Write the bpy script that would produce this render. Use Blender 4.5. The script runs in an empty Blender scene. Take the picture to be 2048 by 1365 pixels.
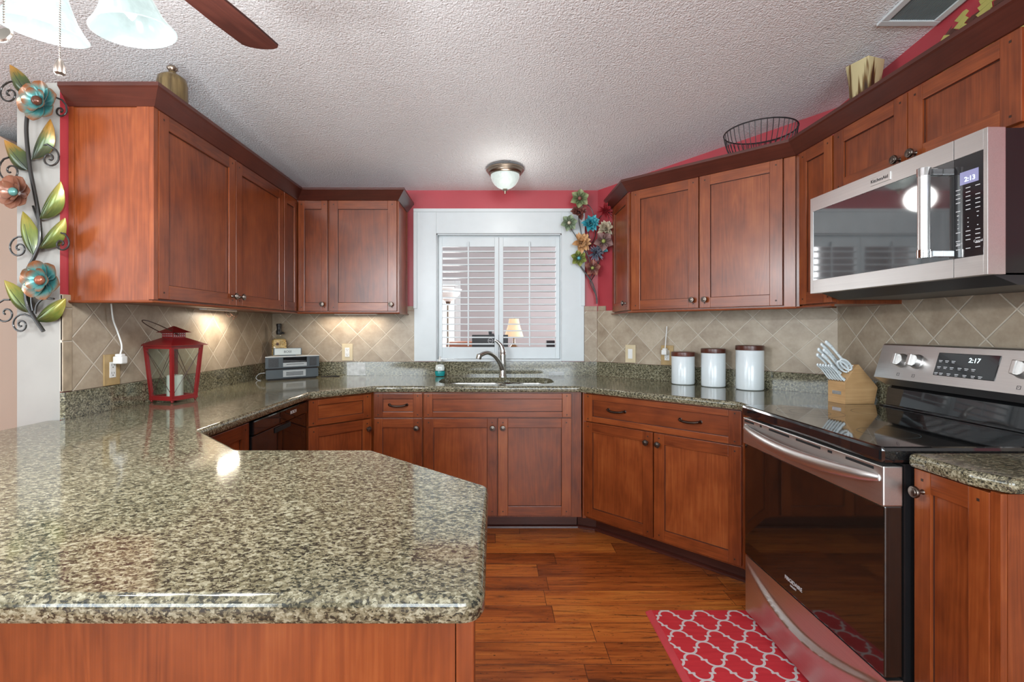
import bpy, bmesh, math, random
from mathutils import Vector, Matrix
from mathutils.geometry import tessellate_polygon
R = math.radians
random.seed(7)
S = bpy.context.scene
COL = S.collection

# ------------------------------------------------------------------ camera, world, lights, exposure
EYE = 1.254; FPX = 970.0; CXP = 988.0; CYP = 658.0
cam_d = bpy.data.cameras.new('camera'); cam_d.sensor_width = 36.0
cam_d.lens = FPX/2048*36.0
cam_d.shift_x = (1024-CXP)/2048.0
cam_d.shift_y = (CYP-682.5)/2048.0
cam_d.clip_start = 0.02; cam_d.clip_end = 100
cam = bpy.data.objects.new('camera', cam_d); COL.objects.link(cam)
cam.location = (0, 0, EYE); cam.rotation_euler = (R(90), 0, 0)
S.camera = cam

W = bpy.data.worlds.new('daylight'); S.world = W; W.use_nodes = True
W.node_tree.nodes['Background'].inputs[0].default_value = (0.85, 0.93, 1.0, 1)
W.node_tree.nodes['Background'].inputs[1].default_value = 1.5
S.view_settings.view_transform = 'Standard'
S.view_settings.look = 'None'
S.view_settings.exposure = 0.38
S.view_settings.gamma = 1.0
S.view_settings.use_curve_mapping = False
S.cycles.use_denoising = True
S.cycles.max_bounces = 9
S.cycles.sample_clamp_indirect = 6.0
S.cycles.caustics_reflective = False
S.cycles.caustics_refractive = False

def area(name, loc, rot, sx, sy, power, color=(1, 1, 1), spread=180):
    l = bpy.data.lights.new(name, 'AREA'); l.shape = 'RECTANGLE'; l.size = sx; l.size_y = sy
    l.energy = power; l.color = color; l.spread = R(spread)
    o = bpy.data.objects.new(name, l); COL.objects.link(o)
    o.location = loc; o.rotation_euler = rot
    return o
def point(name, loc, power, color=(1, 1, 1), r=0.03):
    l = bpy.data.lights.new(name, 'POINT'); l.energy = power; l.color = color; l.shadow_soft_size = r
    o = bpy.data.objects.new(name, l); COL.objects.link(o); o.location = loc
    return o
# added fill lamps at made-up openings in the unseen rear and left walls
area('daylight_fill', (-2.6, -3.42, 1.5), (R(90), 0, 0), 2.2, 2.0, 92, (0.84, 0.94, 1.0))
area('daylight_fill', (0.6, -3.42, 1.5), (R(90), 0, 0), 2.2, 2.0, 100, (0.84, 0.94, 1.0))
area('daylight_fill', (-4.4, -0.6, 1.5), (R(90), 0, R(-90)), 2.4, 1.8, 40, (0.84, 0.94, 1.0))
# lamps added to brighten the room behind the shutters
area('daylight_fill', (-1.0, 6.35, 1.6), (R(90), 0, R(180)), 1.0, 1.5, 42, (1, 1, 1))
area('daylight_fill', (2.85, 5.2, 1.6), (R(90), 0, R(90)), 1.6, 1.4, 105, (1, 1, 1))

# ------------------------------------------------------------------ materials
def new_mat(name):
    m = bpy.data.materials.new(name); m.use_nodes = True
    nt = m.node_tree; nt.nodes.clear()
    out = nt.nodes.new('ShaderNodeOutputMaterial'); b = nt.nodes.new('ShaderNodeBsdfPrincipled')
    nt.links.new(b.outputs[0], out.inputs[0])
    return m, nt, b
def nd(nt, typ, **kw):
    n = nt.nodes.new(typ)
    for k, v in kw.items(): setattr(n, k, v)
    return n
def ln(nt, a, b): nt.links.new(a, b)
def ramp(nt, fac, stops, interp='LINEAR'):
    r = nd(nt, 'ShaderNodeValToRGB'); r.color_ramp.interpolation = interp
    els = r.color_ramp.elements
    while len(els) < len(stops): els.new(0.5)
    for e, (p, c) in zip(els, stops):
        e.position = p; e.color = (c[0], c[1], c[2], 1)
    ln(nt, fac, r.inputs[0]); return r.outputs[0]
def mathn(nt, op, a, b=None, c=None):
    n = nd(nt, 'ShaderNodeMath', operation=op)
    for i, v in enumerate((a, b, c)):
        if v is None: continue
        if isinstance(v, (int, float)): n.inputs[i].default_value = v
        else: ln(nt, v, n.inputs[i])
    return n.outputs[0]
def mixc(nt, fac, a, b, mode='MIX'):
    n = nd(nt, 'ShaderNodeMix', data_type='RGBA', blend_type=mode)
    for i, v in ((0, fac), (6, a), (7, b)):
        if isinstance(v, (int, float)): n.inputs[i].default_value = v
        elif isinstance(v, tuple): n.inputs[i].default_value = (*v[:3], 1)
        else: ln(nt, v, n.inputs[i])
    return n.outputs[2]
def mapping(nt, src, scale=(1, 1, 1), rot=(0, 0, 0), loc=(0, 0, 0)):
    m = nd(nt, 'ShaderNodeMapping'); ln(nt, src, m.inputs[0])
    m.inputs['Scale'].default_value = scale; m.inputs['Rotation'].default_value = rot; m.inputs['Location'].default_value = loc
    return m.outputs[0]
def noise(nt, vec, scale, detail=3, rough=0.5, dist=0.0):
    n = nd(nt, 'ShaderNodeTexNoise'); ln(nt, vec, n.inputs['Vector'])
    n.inputs['Scale'].default_value = scale; n.inputs['Detail'].default_value = detail
    n.inputs['Roughness'].default_value = rough; n.inputs['Distortion'].default_value = dist
    return n.outputs[0]
def bump(nt, b, h, strength=0.3, dist=0.002):
    n = nd(nt, 'ShaderNodeBump'); n.inputs['Strength'].default_value = strength; n.inputs['Distance'].default_value = dist
    ln(nt, h, n.inputs['Height']); ln(nt, n.outputs[0], b.inputs['Normal'])
def plain(name, col, rough=0.5, metal=0.0, spec=0.5, var=0.06, vscale=14, coat=0.0, emis=None, es=0.0, bmp=0.0):
    m, nt, b = new_mat(name)
    tc = nd(nt, 'ShaderNodeTexCoord').outputs['Object']
    n = noise(nt, tc, vscale, 3)
    lo = tuple(c*(1-var) for c in col); hi = tuple(min(1, c*(1+var)) for c in col)
    ln(nt, ramp(nt, n, [(0.3, lo), (0.7, hi)]), b.inputs['Base Color'])
    b.inputs['Roughness'].default_value = rough; b.inputs['Metallic'].default_value = metal
    b.inputs['Specular IOR Level'].default_value = spec; b.inputs['Coat Weight'].default_value = coat
    if emis:
        b.inputs['Emission Color'].default_value = (*emis, 1); b.inputs['Emission Strength'].default_value = es
    if bmp: bump(nt, b, noise(nt, tc, vscale*12, 3), bmp, 0.001)
    return m

def wood(name, dark, mid, light, rough=0.3, coat=0.15, tone=0.5):
    m, nt, b = new_mat(name)
    uv = nd(nt, 'ShaderNodeTexCoord').outputs['UV']
    fine = noise(nt, mapping(nt, uv, (3.5, 170, 1)), 1.0, 4, 0.6)
    ring = noise(nt, mapping(nt, uv, (1.1, 11, 1)), 1.0, 2, 0.5, 0.8)
    band = mathn(nt, 'FRACT', mathn(nt, 'MULTIPLY', ring, 9.0))
    band = mathn(nt, 'ABSOLUTE', mathn(nt, 'SUBTRACT', band, 0.5))
    blot = noise(nt, mapping(nt, uv, (6, 9, 1)), 1.0, 3, 0.55)
    piece = noise(nt, mapping(nt, uv, (0.35, 0.9, 1)), 1.0, 1, 0.5)
    a = mathn(nt, 'MULTIPLY_ADD', fine, 0.30, mathn(nt, 'MULTIPLY', band, 0.16))
    a = mathn(nt, 'MULTIPLY_ADD', blot, 0.42, a)
    a = mathn(nt, 'MULTIPLY_ADD', piece, tone, a)
    a = mathn(nt, 'SUBTRACT', a, tone*0.5 - 0.11)
    ln(nt, ramp(nt, a, [(0.34, dark), (0.55, mid), (0.78, light)]), b.inputs['Base Color'])
    b.inputs['Roughness'].default_value = rough; b.inputs['Coat Weight'].default_value = coat
    b.inputs['Coat Roughness'].default_value = 0.22
    bump(nt, b, fine, 0.12, 0.0008)
    return m
M = {}
M['cherry'] = wood('cherry_wood', (0.115, 0.023, 0.006), (0.235, 0.053, 0.013), (0.37, 0.108, 0.029))
M['crown'] = wood('dark_cherry_wood', (0.050, 0.013, 0.009), (0.080, 0.020, 0.013), (0.12, 0.032, 0.02), 0.32)
M['blade'] = wood('walnut_wood', (0.020, 0.006, 0.005), (0.052, 0.014, 0.010), (0.095, 0.030, 0.020), 0.45, 0.0)
M['blockwood'] = wood('beech_wood', (0.42, 0.24, 0.10), (0.56, 0.34, 0.16), (0.68, 0.45, 0.24), 0.45, 0.0, 0.2)
M['lidwood'] = wood('lid_wood', (0.055, 0.014, 0.008), (0.09, 0.022, 0.012), (0.14, 0.036, 0.02), 0.3)
M['groove'] = plain('dark_groove', (0.035, 0.010, 0.006), 0.6)
M['peg'] = plain('peg_stain', (0.035, 0.014, 0.008), 0.5)

def granite():
    m, nt, b = new_mat('speckled_granite')
    oc = nd(nt, 'ShaderNodeTexCoord').outputs['Object']
    wob = nd(nt, 'ShaderNodeMixRGB'); wob.blend_type = 'ADD'; wob.inputs[0].default_value = 0.012
    nz = nd(nt, 'ShaderNodeTexNoise'); nz.inputs['Scale'].default_value = 130; nz.inputs['Detail'].default_value = 2
    ln(nt, oc, nz.inputs['Vector']); ln(nt, oc, wob.inputs[1]); ln(nt, nz.outputs[1], wob.inputs[2])
    v = nd(nt, 'ShaderNodeTexVoronoi'); v.inputs['Scale'].default_value = 330
    ln(nt, mapping(nt, wob.outputs[0], (0.62, 1.0, 1.0), (0, 0, R(12))), v.inputs['Vector'])
    sep = nd(nt, 'ShaderNodeSeparateColor'); ln(nt, v.outputs['Color'], sep.inputs[0])
    big = noise(nt, mapping(nt, oc, (0.7, 1, 1)), 120, 3, 0.6)
    f = mathn(nt, 'MULTIPLY_ADD', big, 1.5, mathn(nt, 'MULTIPLY_ADD', sep.outputs[0], 0.62, -0.56))
    c = ramp(nt, f, [(0.0, (0.010, 0.015, 0.016)), (0.26, (0.024, 0.027, 0.022)), (0.38, (0.105, 0.094, 0.058)),
                     (0.53, (0.175, 0.158, 0.098)), (0.69, (0.27, 0.248, 0.165)), (0.9, (0.40, 0.385, 0.28))])
    blot = noise(nt, oc, 7, 2)
    c = mixc(nt, mathn(nt, 'MULTIPLY', blot, 0.25), c, (0.10, 0.085, 0.04))
    ln(nt, c, b.inputs['Base Color'])
    b.inputs['Roughness'].default_value = 0.10; b.inputs['Specular IOR Level'].default_value = 0.6
    b.inputs['Coat Weight'].default_value = 0.12; b.inputs['Coat Roughness'].default_value = 0.05
    return m
M['granite'] = granite()

def tile():
    m, nt, b = new_mat('travertine_tile')
    tc = nd(nt, 'ShaderNodeTexCoord'); uv = tc.outputs['UV']
    sx = nd(nt, 'ShaderNodeSeparateXYZ'); ln(nt, mapping(nt, uv, (1/0.1471, 1/0.1471, 1), (0, 0, R(45))), sx.inputs[0])
    def edge(o):
        fr = mathn(nt, 'FRACT', o)
        return mathn(nt, 'MINIMUM', fr, mathn(nt, 'SUBTRACT', 1.0, fr))
    wn = noise(nt, uv, 35, 2); 
    e = mathn(nt, 'MINIMUM', edge(sx.outputs[0]), edge(sx.outputs[1]))
    e = mathn(nt, 'ADD', e, mathn(nt, 'MULTIPLY', mathn(nt, 'SUBTRACT', wn, 0.5), 0.012))
    g = nd(nt, 'ShaderNodeMapRange'); g.inputs[1].default_value = 0.012; g.inputs[2].default_value = 0.024
    ln(nt, e, g.inputs[0])
    cx = nd(nt, 'ShaderNodeCombineXYZ'); ln(nt, mathn(nt, 'FLOOR', sx.outputs[0]), cx.inputs[0]); ln(nt, mathn(nt, 'FLOOR', sx.outputs[1]), cx.inputs[1])
    wnn = nd(nt, 'ShaderNodeTexWhiteNoise', noise_dimensions='3D'); ln(nt, cx.outputs[0], wnn.inputs['Vector'])
    off = nd(nt, 'ShaderNodeVectorMath', operation='MULTIPLY_ADD'); ln(nt, wnn.outputs['Color'], off.inputs[0]); off.inputs[1].default_value = (9, 9, 9); ln(nt, uv, off.inputs[2])
    n1 = noise(nt, off.outputs[0], 9, 5, 0.62); n2 = noise(nt, off.outputs[0], 60, 3)
    a = mathn(nt, 'MULTIPLY_ADD', n1, 0.75, mathn(nt, 'MULTIPLY', wnn.outputs['Value'], 0.16))
    a = mathn(nt, 'MULTIPLY_ADD', n2, 0.14, a)
    c = ramp(nt, a, [(0.3, (0.27, 0.205, 0.145)), (0.52, (0.39, 0.315, 0.23)), (0.78, (0.53, 0.45, 0.35))])
    pit = noise(nt, uv, 130, 2)
    c = mixc(nt, ramp(nt, pit, [(0.72, (0, 0, 0)), (0.8, (0.6, 0.6, 0.6))]), c, (0.20, 0.13, 0.08))
    c = mixc(nt, g.outputs[0], (0.55, 0.49, 0.40), c)
    ln(nt, c, b.inputs['Base Color']); b.inputs['Roughness'].default_value = 0.42
    h = mathn(nt, 'MULTIPLY_ADD', n2, 0.10, g.outputs[0])
    h = mathn(nt, 'SUBTRACT', h, ramp(nt, pit, [(0.68, (0, 0, 0)), (0.8, (0.3, 0.3, 0.3))]))
    bump(nt, b, h, 0.55, 0.003)
    return m
M['tile'] = tile()
M['tile_edge'] = plain('travertine_edge_tile', (0.36, 0.285, 0.20), 0.45, var=0.25, vscale=22, bmp=0.3)
M['grout'] = plain('pale_grout', (0.55, 0.5, 0.42), 0.8)

def ceiling_mat(name, col):
    m, nt, b = new_mat(name)
    oc = nd(nt, 'ShaderNodeTexCoord').outputs['Object']
    n1 = noise(nt, oc, 105, 4, 0.55, 0.6)
    v = nd(nt, 'ShaderNodeTexVoronoi', feature='SMOOTH_F1'); v.inputs['Scale'].default_value = 150; ln(nt, oc, v.inputs['Vector'])
    h = mathn(nt, 'MULTIPLY_ADD', v.outputs['Distance'], -0.5, n1)
    ln(nt, ramp(nt, noise(nt, oc, 3, 2), [(0.3, tuple(c*0.96 for c in col)), (0.7, col)]), b.inputs['Base Color'])
    b.inputs['Roughness'].default_value = 0.38; b.inputs['Specular IOR Level'].default_value = 0.5
    bump(nt, b, h, 0.9, 0.0075)
    return m
M['ceiling'] = ceiling_mat('knockdown_ceiling_paint', (0.84, 0.85, 0.86))
M['red_wall'] = plain('red_wall_paint', (0.41, 0.048, 0.062), 0.33, var=0.05, vscale=5, bmp=0.15)
M['beige_wall'] = plain('unseen_wall_beige', (0.31, 0.295, 0.27), 0.55, var=0.06, vscale=6, bmp=0.15)
M['tan_wall'] = plain('tan_wall_paint', (0.42, 0.305, 0.235), 0.6, var=0.03, vscale=2)
M['grey_wall'] = plain('grey_wall_paint', (0.37, 0.355, 0.365), 0.7, var=0.03, vscale=2)
M['white'] = plain('white_trim_paint', (0.62, 0.665, 0.68), 0.35, var=0.02)
M['white_ceramic'] = plain('white_ceramic', (0.70, 0.76, 0.78), 0.22, var=0.02, coat=0.3)
M['white_plastic'] = plain('white_plastic', (0.78, 0.78, 0.76), 0.35, var=0.02)
M['steel'] = None
def steel(name, col, rough, ax='x'):
    m, nt, b = new_mat(name)
    oc = nd(nt, 'ShaderNodeTexCoord').outputs['Object']
    sc = {'x': (2, 300, 300), 'z': (300, 300, 2), 'n': (20, 20, 20)}[ax]
    n = noise(nt, mapping(nt, oc, sc), 1.0, 3)
    sm = noise(nt, oc, 7, 3)
    ln(nt, ramp(nt, n, [(0.3, tuple(c*0.93 for c in col)), (0.7, col)]), b.inputs['Base Color'])
    b.inputs['Metallic'].default_value = 1.0
    ln(nt, mathn(nt, 'MULTIPLY_ADD', sm, 0.14, rough-0.07), b.inputs['Roughness'])
    bump(nt, b, n, 0.05, 0.0005)
    return m
M['steel'] = steel('brushed_stainless', (0.74, 0.73, 0.715), 0.36)
M['nickel'] = steel('satin_nickel', (0.55, 0.55, 0.53), 0.26, 'n')
M['chrome'] = steel('chrome', (0.72, 0.72, 0.72), 0.12, 'n')
M['bronze'] = steel('oiled_bronze', (0.075, 0.052, 0.042), 0.36, 'n')
M['brushbronze'] = steel('brushed_bronze', (0.30, 0.24, 0.19), 0.3, 'n')
M['pewter'] = steel('aged_pewter', (0.17, 0.14, 0.12), 0.33, 'n')
M['black_gloss'] = plain('black_glass', (0.008, 0.008, 0.009), 0.04, spec=0.6, var=0.02, coat=0.4)
M['oven_glass'] = plain('dark_oven_glass', (0.012, 0.008, 0.006), 0.05, spec=0.7, coat=0.6)
M['cooktop'] = plain('black_ceramic_glass', (0.010, 0.010, 0.011), 0.05, spec=0.7, coat=0.6)
M['mirror_glass'] = plain('smoked_mirror_glass', (0.16, 0.165, 0.17), 0.05, metal=0.75, spec=0.8, coat=0.5)
M['panel_glass'] = plain('black_panel_glass', (0.016, 0.016, 0.018), 0.08, spec=0.6, coat=0.3)
M['black_enamel'] = plain('black_enamel', (0.012, 0.012, 0.013), 0.2, spec=0.5)
M['black_plastic'] = plain('black_plastic', (0.018, 0.018, 0.02), 0.4)
M['dark_cavity'] = plain('dark_cavity', (0.006, 0.006, 0.006), 0.8)
M['ring_mark'] = plain('printed_ring', (0.05, 0.10, 0.11), 0.2)
M['white_print'] = plain('white_print', (0.7, 0.72, 0.74), 0.4)
M['dark_print'] = plain('dark_print', (0.03, 0.03, 0.035), 0.4)
M['lcd'] = plain('blue_display', (0.10, 0.10, 0.17), 0.2, emis=(0.30, 0.30, 0.52), es=0.6)
M['digits'] = plain('lit_digits', (0.6, 0.8, 0.85), 0.3, emis=(0.75, 0.95, 1.0), es=1.6)
M['almond_plate'] = plain('tan_wooden_plate', (0.42, 0.29, 0.13), 0.4, var=0.12, vscale=30)
M['pale_plate'] = plain('almond_plate', (0.62, 0.52, 0.34), 0.4)
M['lantern_red'] = plain('red_lantern_paint', (0.22, 0.010, 0.012), 0.3, coat=0.3)
M['wax'] = plain('ivory_wax', (0.66, 0.68, 0.60), 0.4)
M['wire_brown'] = plain('brown_wire', (0.06, 0.03, 0.02), 0.4)
M['radio'] = plain('graphite_plastic', (0.085, 0.105, 0.12), 0.32, var=0.04)
M['radio_grille'] = plain('graphite_grille', (0.05, 0.055, 0.062), 0.6, var=0.3, vscale=400)
M['radio_silver'] = plain('silver_plastic', (0.42, 0.46, 0.48), 0.35)
M['radio_white'] = plain('white_radio_top', (0.66, 0.70, 0.70), 0.3)
M['speaker_grille'] = plain('silver_mesh', (0.50, 0.56, 0.56), 0.4, var=0.15, vscale=500)
M['cream'] = plain('cream_lamp_fabric', (0.72, 0.52, 0.34), 0.8, emis=(1.0, 0.66, 0.36), es=0.30)
M['leather'] = plain('tan_leather', (0.42, 0.16, 0.09), 0.45)
M['vine'] = plain('dark_vine_metal', (0.030, 0.028, 0.026), 0.28, metal=0.4, coat=0.3)
M['seed'] = plain('yellow_beans', (0.62, 0.42, 0.17), 0.5, var=0.3, vscale=90)
M['star_brown'] = plain('brown_star', (0.10, 0.03, 0.015), 0.5)
M['red_seed'] = plain('red_beans', (0.33, 0.06, 0.03), 0.5, var=0.3, vscale=90)
M['tape'] = plain('frosted_film', (0.50, 0.52, 0.52), 0.35, var=0.25, vscale=40)
M['knob_white'] = M['white_plastic']
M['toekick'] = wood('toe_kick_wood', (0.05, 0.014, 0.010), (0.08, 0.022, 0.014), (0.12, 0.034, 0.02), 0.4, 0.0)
M['straw'] = plain('yellow_straw', (0.46, 0.42, 0.12), 0.6)
M['straw_brown'] = plain('brown_straw', (0.10, 0.038, 0.028), 0.6)

def glass(name, col=(1, 1, 1), alpha_mix=0.88):
    m = bpy.data.materials.new(name); m.use_nodes = True; nt = m.node_tree; nt.nodes.clear()
    out = nd(nt, 'ShaderNodeOutputMaterial'); t = nd(nt, 'ShaderNodeBsdfTransparent'); g = nd(nt, 'ShaderNodeBsdfGlossy')
    t.inputs[0].default_value = (*col, 1); g.inputs['Roughness'].default_value = 0.03
    lw = nd(nt, 'ShaderNodeLayerWeight'); lw.inputs[0].default_value = 0.5
    fo = mathn(nt, 'MULTIPLY_ADD', mathn(nt, 'POWER', lw.outputs['Facing'], 4.0), 0.6, 0.04)
    mx = nd(nt, 'ShaderNodeMixShader'); ln(nt, fo, mx.inputs[0]); ln(nt, t.outputs[0], mx.inputs[1]); ln(nt, g.outputs[0], mx.inputs[2])
    ln(nt, mx.outputs[0], out.inputs[0]); return m
M['glass'] = glass('clear_glass', (0.95, 0.98, 0.97))
M['soap'] = plain('teal_soap', (0.01, 0.30, 0.32), 0.15, emis=(0, 0, 0))

def frosted(name, es, col=(0.80, 0.97, 0.95)):
    m, nt, b = new_mat(name)
    oc = nd(nt, 'ShaderNodeTexCoord').outputs['Object']
    n = noise(nt, oc, 9, 3, 0.6, 2.2)
    c = ramp(nt, n, [(0.35, tuple(x*0.78 for x in col)), (0.62, col)])
    b.inputs['Base Color'].default_value = (0.75, 0.85, 0.84, 1); b.inputs['Roughness'].default_value = 0.15
    b.inputs['Transmission Weight'].default_value = 0.0
    ln(nt, c, b.inputs['Emission Color']); b.inputs['Emission Strength'].default_value = es
    return m
M['shade'] = frosted('alabaster_glass_lit', 0.80); M['shade_in'] = frosted('alabaster_glass_inner', 0.58, (0.78, 0.93, 0.91))
for k_ in ('shade', 'shade_in'): M[k_].node_tree.nodes['Principled BSDF'].inputs['Base Color'].default_value = (0.02, 0.025, 0.025, 1); M[k_].node_tree.nodes['Principled BSDF'].inputs['Specular IOR Level'].default_value = 0.08
M['bowl'] = frosted('alabaster_bowl_glass', 0.50, (0.82, 0.93, 0.88))
M['bowl'].node_tree.nodes['Principled BSDF'].inputs['Base Color'].default_value = (0.2, 0.22, 0.21, 1)
M['bulb'] = plain('lit_bulb', (0.9, 0.9, 0.9), 0.3, emis=(1.0, 1.0, 1.0), es=3.0)
M['torch'] = plain('torchiere_glass', (0.72, 0.70, 0.69), 0.4, emis=(1, 0.95, 0.9), es=0.25)

def floor_mat():
    m, nt, b = new_mat('scraped_plank_floor')
    oc = nd(nt, 'ShaderNodeTexCoord').outputs['Object']
    s = nd(nt, 'ShaderNodeSeparateXYZ'); ln(nt, oc, s.inputs[0])
    row = mathn(nt, 'DIVIDE', mathn(nt, 'SUBTRACT', s.outputs[1], 1.811-12.8), 0.128)
    ri = mathn(nt, 'FLOOR', row); rf = mathn(nt, 'FRACT', row)
    w1 = nd(nt, 'ShaderNodeTexWhiteNoise', noise_dimensions='1D'); ln(nt, ri, w1.inputs['W'])
    cl = mathn(nt, 'ADD', mathn(nt, 'DIVIDE', s.outputs[0], 0.86), mathn(nt, 'MULTIPLY', w1.outputs['Value'], 7.3))
    ci = mathn(nt, 'FLOOR', cl); cf = mathn(nt, 'FRACT', cl)
    cb = nd(nt, 'ShaderNodeCombineXYZ'); ln(nt, ri, cb.inputs[0]); ln(nt, ci, cb.inputs[1])
    w2 = nd(nt, 'ShaderNodeTexWhiteNoise', noise_dimensions='2D'); ln(nt, cb.outputs[0], w2.inputs['Vector'])
    off = nd(nt, 'ShaderNodeVectorMath', operation='MULTIPLY_ADD'); ln(nt, w2.outputs['Color'], off.inputs[0]); off.inputs[1].default_value = (7, 7, 7); ln(nt, oc, off.inputs[2])
    g1 = noise(nt, mapping(nt, off.outputs[0], (3, 75, 1)), 1, 4, 0.65)
    g2 = noise(nt, mapping(nt, off.outputs[0], (2.2, 14, 1)), 1, 3, 0.6, 0.5)
    a = mathn(nt, 'MULTIPLY_ADD', g1, 0.45, mathn(nt, 'MULTIPLY', g2, 0.45))
    a = mathn(nt, 'ADD', a, mathn(nt, 'MULTIPLY', mathn(nt, 'SUBTRACT', w2.outputs['Value'], 0.5), 0.22))
    c = ramp(nt, a, [(0.26, (0.14, 0.032, 0.008)), (0.40, (0.36, 0.086, 0.018)), (0.54, (0.56, 0.155, 0.030)), (0.76, (0.78, 0.30, 0.055))])
    # worm marks and dark streaks in the wood itself
    st = noise(nt, mapping(nt, off.outputs[0], (4.0, 60, 1)), 1, 6, 0.75, 1.4)
    c = mixc(nt, ramp(nt, st, [(0.53, (0, 0, 0)), (0.66, (0.85, 0.85, 0.85))]), c, (0.045, 0.018, 0.009))
    wv = noise(nt, mapping(nt, off.outputs[0], (30, 110, 1)), 1, 3, 0.7)
    c = mixc(nt, ramp(nt, wv, [(0.64, (0, 0, 0)), (0.70, (1, 1, 1))]), c, (0.02, 0.009, 0.006))
    er = mathn(nt, 'MULTIPLY', mathn(nt, 'MINIMUM', rf, mathn(nt, 'SUBTRACT', 1.0, rf)), 0.128)
    ec = mathn(nt, 'MULTIPLY', mathn(nt, 'MINIMUM', cf, mathn(nt, 'SUBTRACT', 1.0, cf)), 0.86)
    e = nd(nt, 'ShaderNodeMapRange'); e.inputs[1].default_value = 0.0004; e.inputs[2].default_value = 0.0018
    ln(nt, mathn(nt, 'MINIMUM', er, ec), e.inputs[0])
    c = mixc(nt, e.outputs[0], (0.05, 0.017, 0.008), c)
    ln(nt, c, b.inputs['Base Color'])
    ln(nt, mathn(nt, 'MULTIPLY_ADD', g2, 0.2, 0.20), b.inputs['Roughness'])
    bump(nt, b, mathn(nt, 'MULTIPLY_ADD', g2, 0.5, e.outputs[0]), 0.35, 0.002)
    return m
M['floor'] = floor_mat()

def rug_mat():
    m, nt, b = new_mat('trellis_mat')
    oc = nd(nt, 'ShaderNodeTexCoord').outputs['Object']
    s = nd(nt, 'ShaderNodeSeparateXYZ'); ln(nt, oc, s.inputs[0])
    def fold(o, per):  # distance from the nearest lattice line, 0..0.5
        f = mathn(nt, 'FRACT', mathn(nt, 'ADD', mathn(nt, 'DIVIDE', o, per), 20.0))
        return mathn(nt, 'MINIMUM', f, mathn(nt, 'SUBTRACT', 1.0, f))
    x = fold(s.outputs[0], 0.150); y = fold(s.outputs[1], 0.140)
    hi = mathn(nt, 'GREATER_THAN', y, 0.25)
    cx = mathn(nt, 'MULTIPLY', mathn(nt, 'SUBTRACT', 1.0, hi), 0.5)
    dx = mathn(nt, 'SUBTRACT', x, cx); dy = mathn(nt, 'SUBTRACT', y, mathn(nt, 'MULTIPLY_ADD', hi, 0.06, 0.22))
    l = mathn(nt, 'SQRT', mathn(nt, 'ADD', mathn(nt, 'MULTIPLY', dx, dx), mathn(nt, 'MULTIPLY', dy, dy)))
    d = mathn(nt, 'ABSOLUTE', mathn(nt, 'SUBTRACT', l, 0.215))
    d2 = mathn(nt, 'MAXIMUM', mathn(nt, 'ABSOLUTE', mathn(nt, 'SUBTRACT', y, 0.25)), mathn(nt, 'SUBTRACT', mathn(nt, 'ABSOLUTE', mathn(nt, 'SUBTRACT', x, 0.25)), 0.055))
    d = mathn(nt, 'MINIMUM', d, d2)
    mask = mathn(nt, 'LESS_THAN', d, 0.031)
    n = noise(nt, mapping(nt, oc, (8, 60, 1)), 1, 3)
    red = ramp(nt, n, [(0.3, (0.60, 0.028, 0.042)), (0.7, (0.70, 0.045, 0.06))])
    ln(nt, mixc(nt, mask, red, (0.72, 0.66, 0.66)), b.inputs['Base Color'])
    b.inputs['Roughness'].default_value = 0.45
    return m
M['rug'] = rug_mat()
M['rug_edge'] = plain('mat_edge_red', (0.60, 0.06, 0.075), 0.5)

# metal art colours blend by UV: v runs across a leaf or petal, u from base to tip
def petal(name, inner, outer, rough=0.28, metal=0.35):
    m, nt, b = new_mat(name)
    uv = nd(nt, 'ShaderNodeTexCoord').outputs['UV']
    s = nd(nt, 'ShaderNodeSeparateXYZ'); ln(nt, uv, s.inputs[0])
    f = mathn(nt, 'MULTIPLY_ADD', noise(nt, mapping(nt, uv, (4, 16, 1)), 1, 3), 0.5, mathn(nt, 'SUBTRACT', s.outputs[0], 0.25))
    ln(nt, ramp(nt, f, [(0.15, inner[0]), (0.55, inner[1]), (0.9, outer)]), b.inputs['Base Color'])
    b.inputs['Roughness'].default_value = rough; b.inputs['Metallic'].default_value = metal; b.inputs['Coat Weight'].default_value = 0.3
    return m
M['p_teal'] = petal('teal_copper_petal', ((0.03, 0.13, 0.14), (0.06, 0.24, 0.23)), (0.26, 0.11, 0.05))
M['p_copper'] = petal('copper_petal', ((0.10, 0.035, 0.022), (0.22, 0.085, 0.05)), (0.30, 0.14, 0.09))
M['p_leaf'] = petal('green_gold_leaf', ((0.030, 0.040, 0.025), (0.075, 0.105, 0.028)), (0.42, 0.20, 0.03))
M['p_lime'] = petal('lime_leaf', ((0.045, 0.06, 0.02), (0.15, 0.19, 0.035)), (0.34, 0.27, 0.05))
M['c_brown'] = plain('brown_boss', (0.10, 0.035, 0.02), 0.25, metal=0.4)
M['c_teal'] = plain('teal_boss', (0.10, 0.26, 0.24), 0.3, metal=0.3)
M['c_rust'] = plain('rust_boss', (0.28, 0.09, 0.05), 0.25, metal=0.4)
def cloth(n, a, c): return petal(n, (tuple(x*0.45 for x in a), a), c, 0.6, 0.0)
M['f_green'] = cloth('sage_green_petal', (0.20, 0.25, 0.11), (0.38, 0.40, 0.22))
M['f_pale'] = cloth('pale_green_petal', (0.19, 0.26, 0.16), (0.32, 0.38, 0.24))
M['f_maroon'] = cloth('maroon_petal', (0.13, 0.035, 0.03), (0.24, 0.08, 0.06))
M['f_teal'] = cloth('turquoise_petal', (0.02, 0.28, 0.36), (0.10, 0.42, 0.48))
M['f_red'] = cloth('crimson_petal', (0.28, 0.012, 0.018), (0.40, 0.03, 0.04))
M['f_cream'] = cloth('cream_petal', (0.46, 0.38, 0.25), (0.62, 0.55, 0.42))
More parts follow.
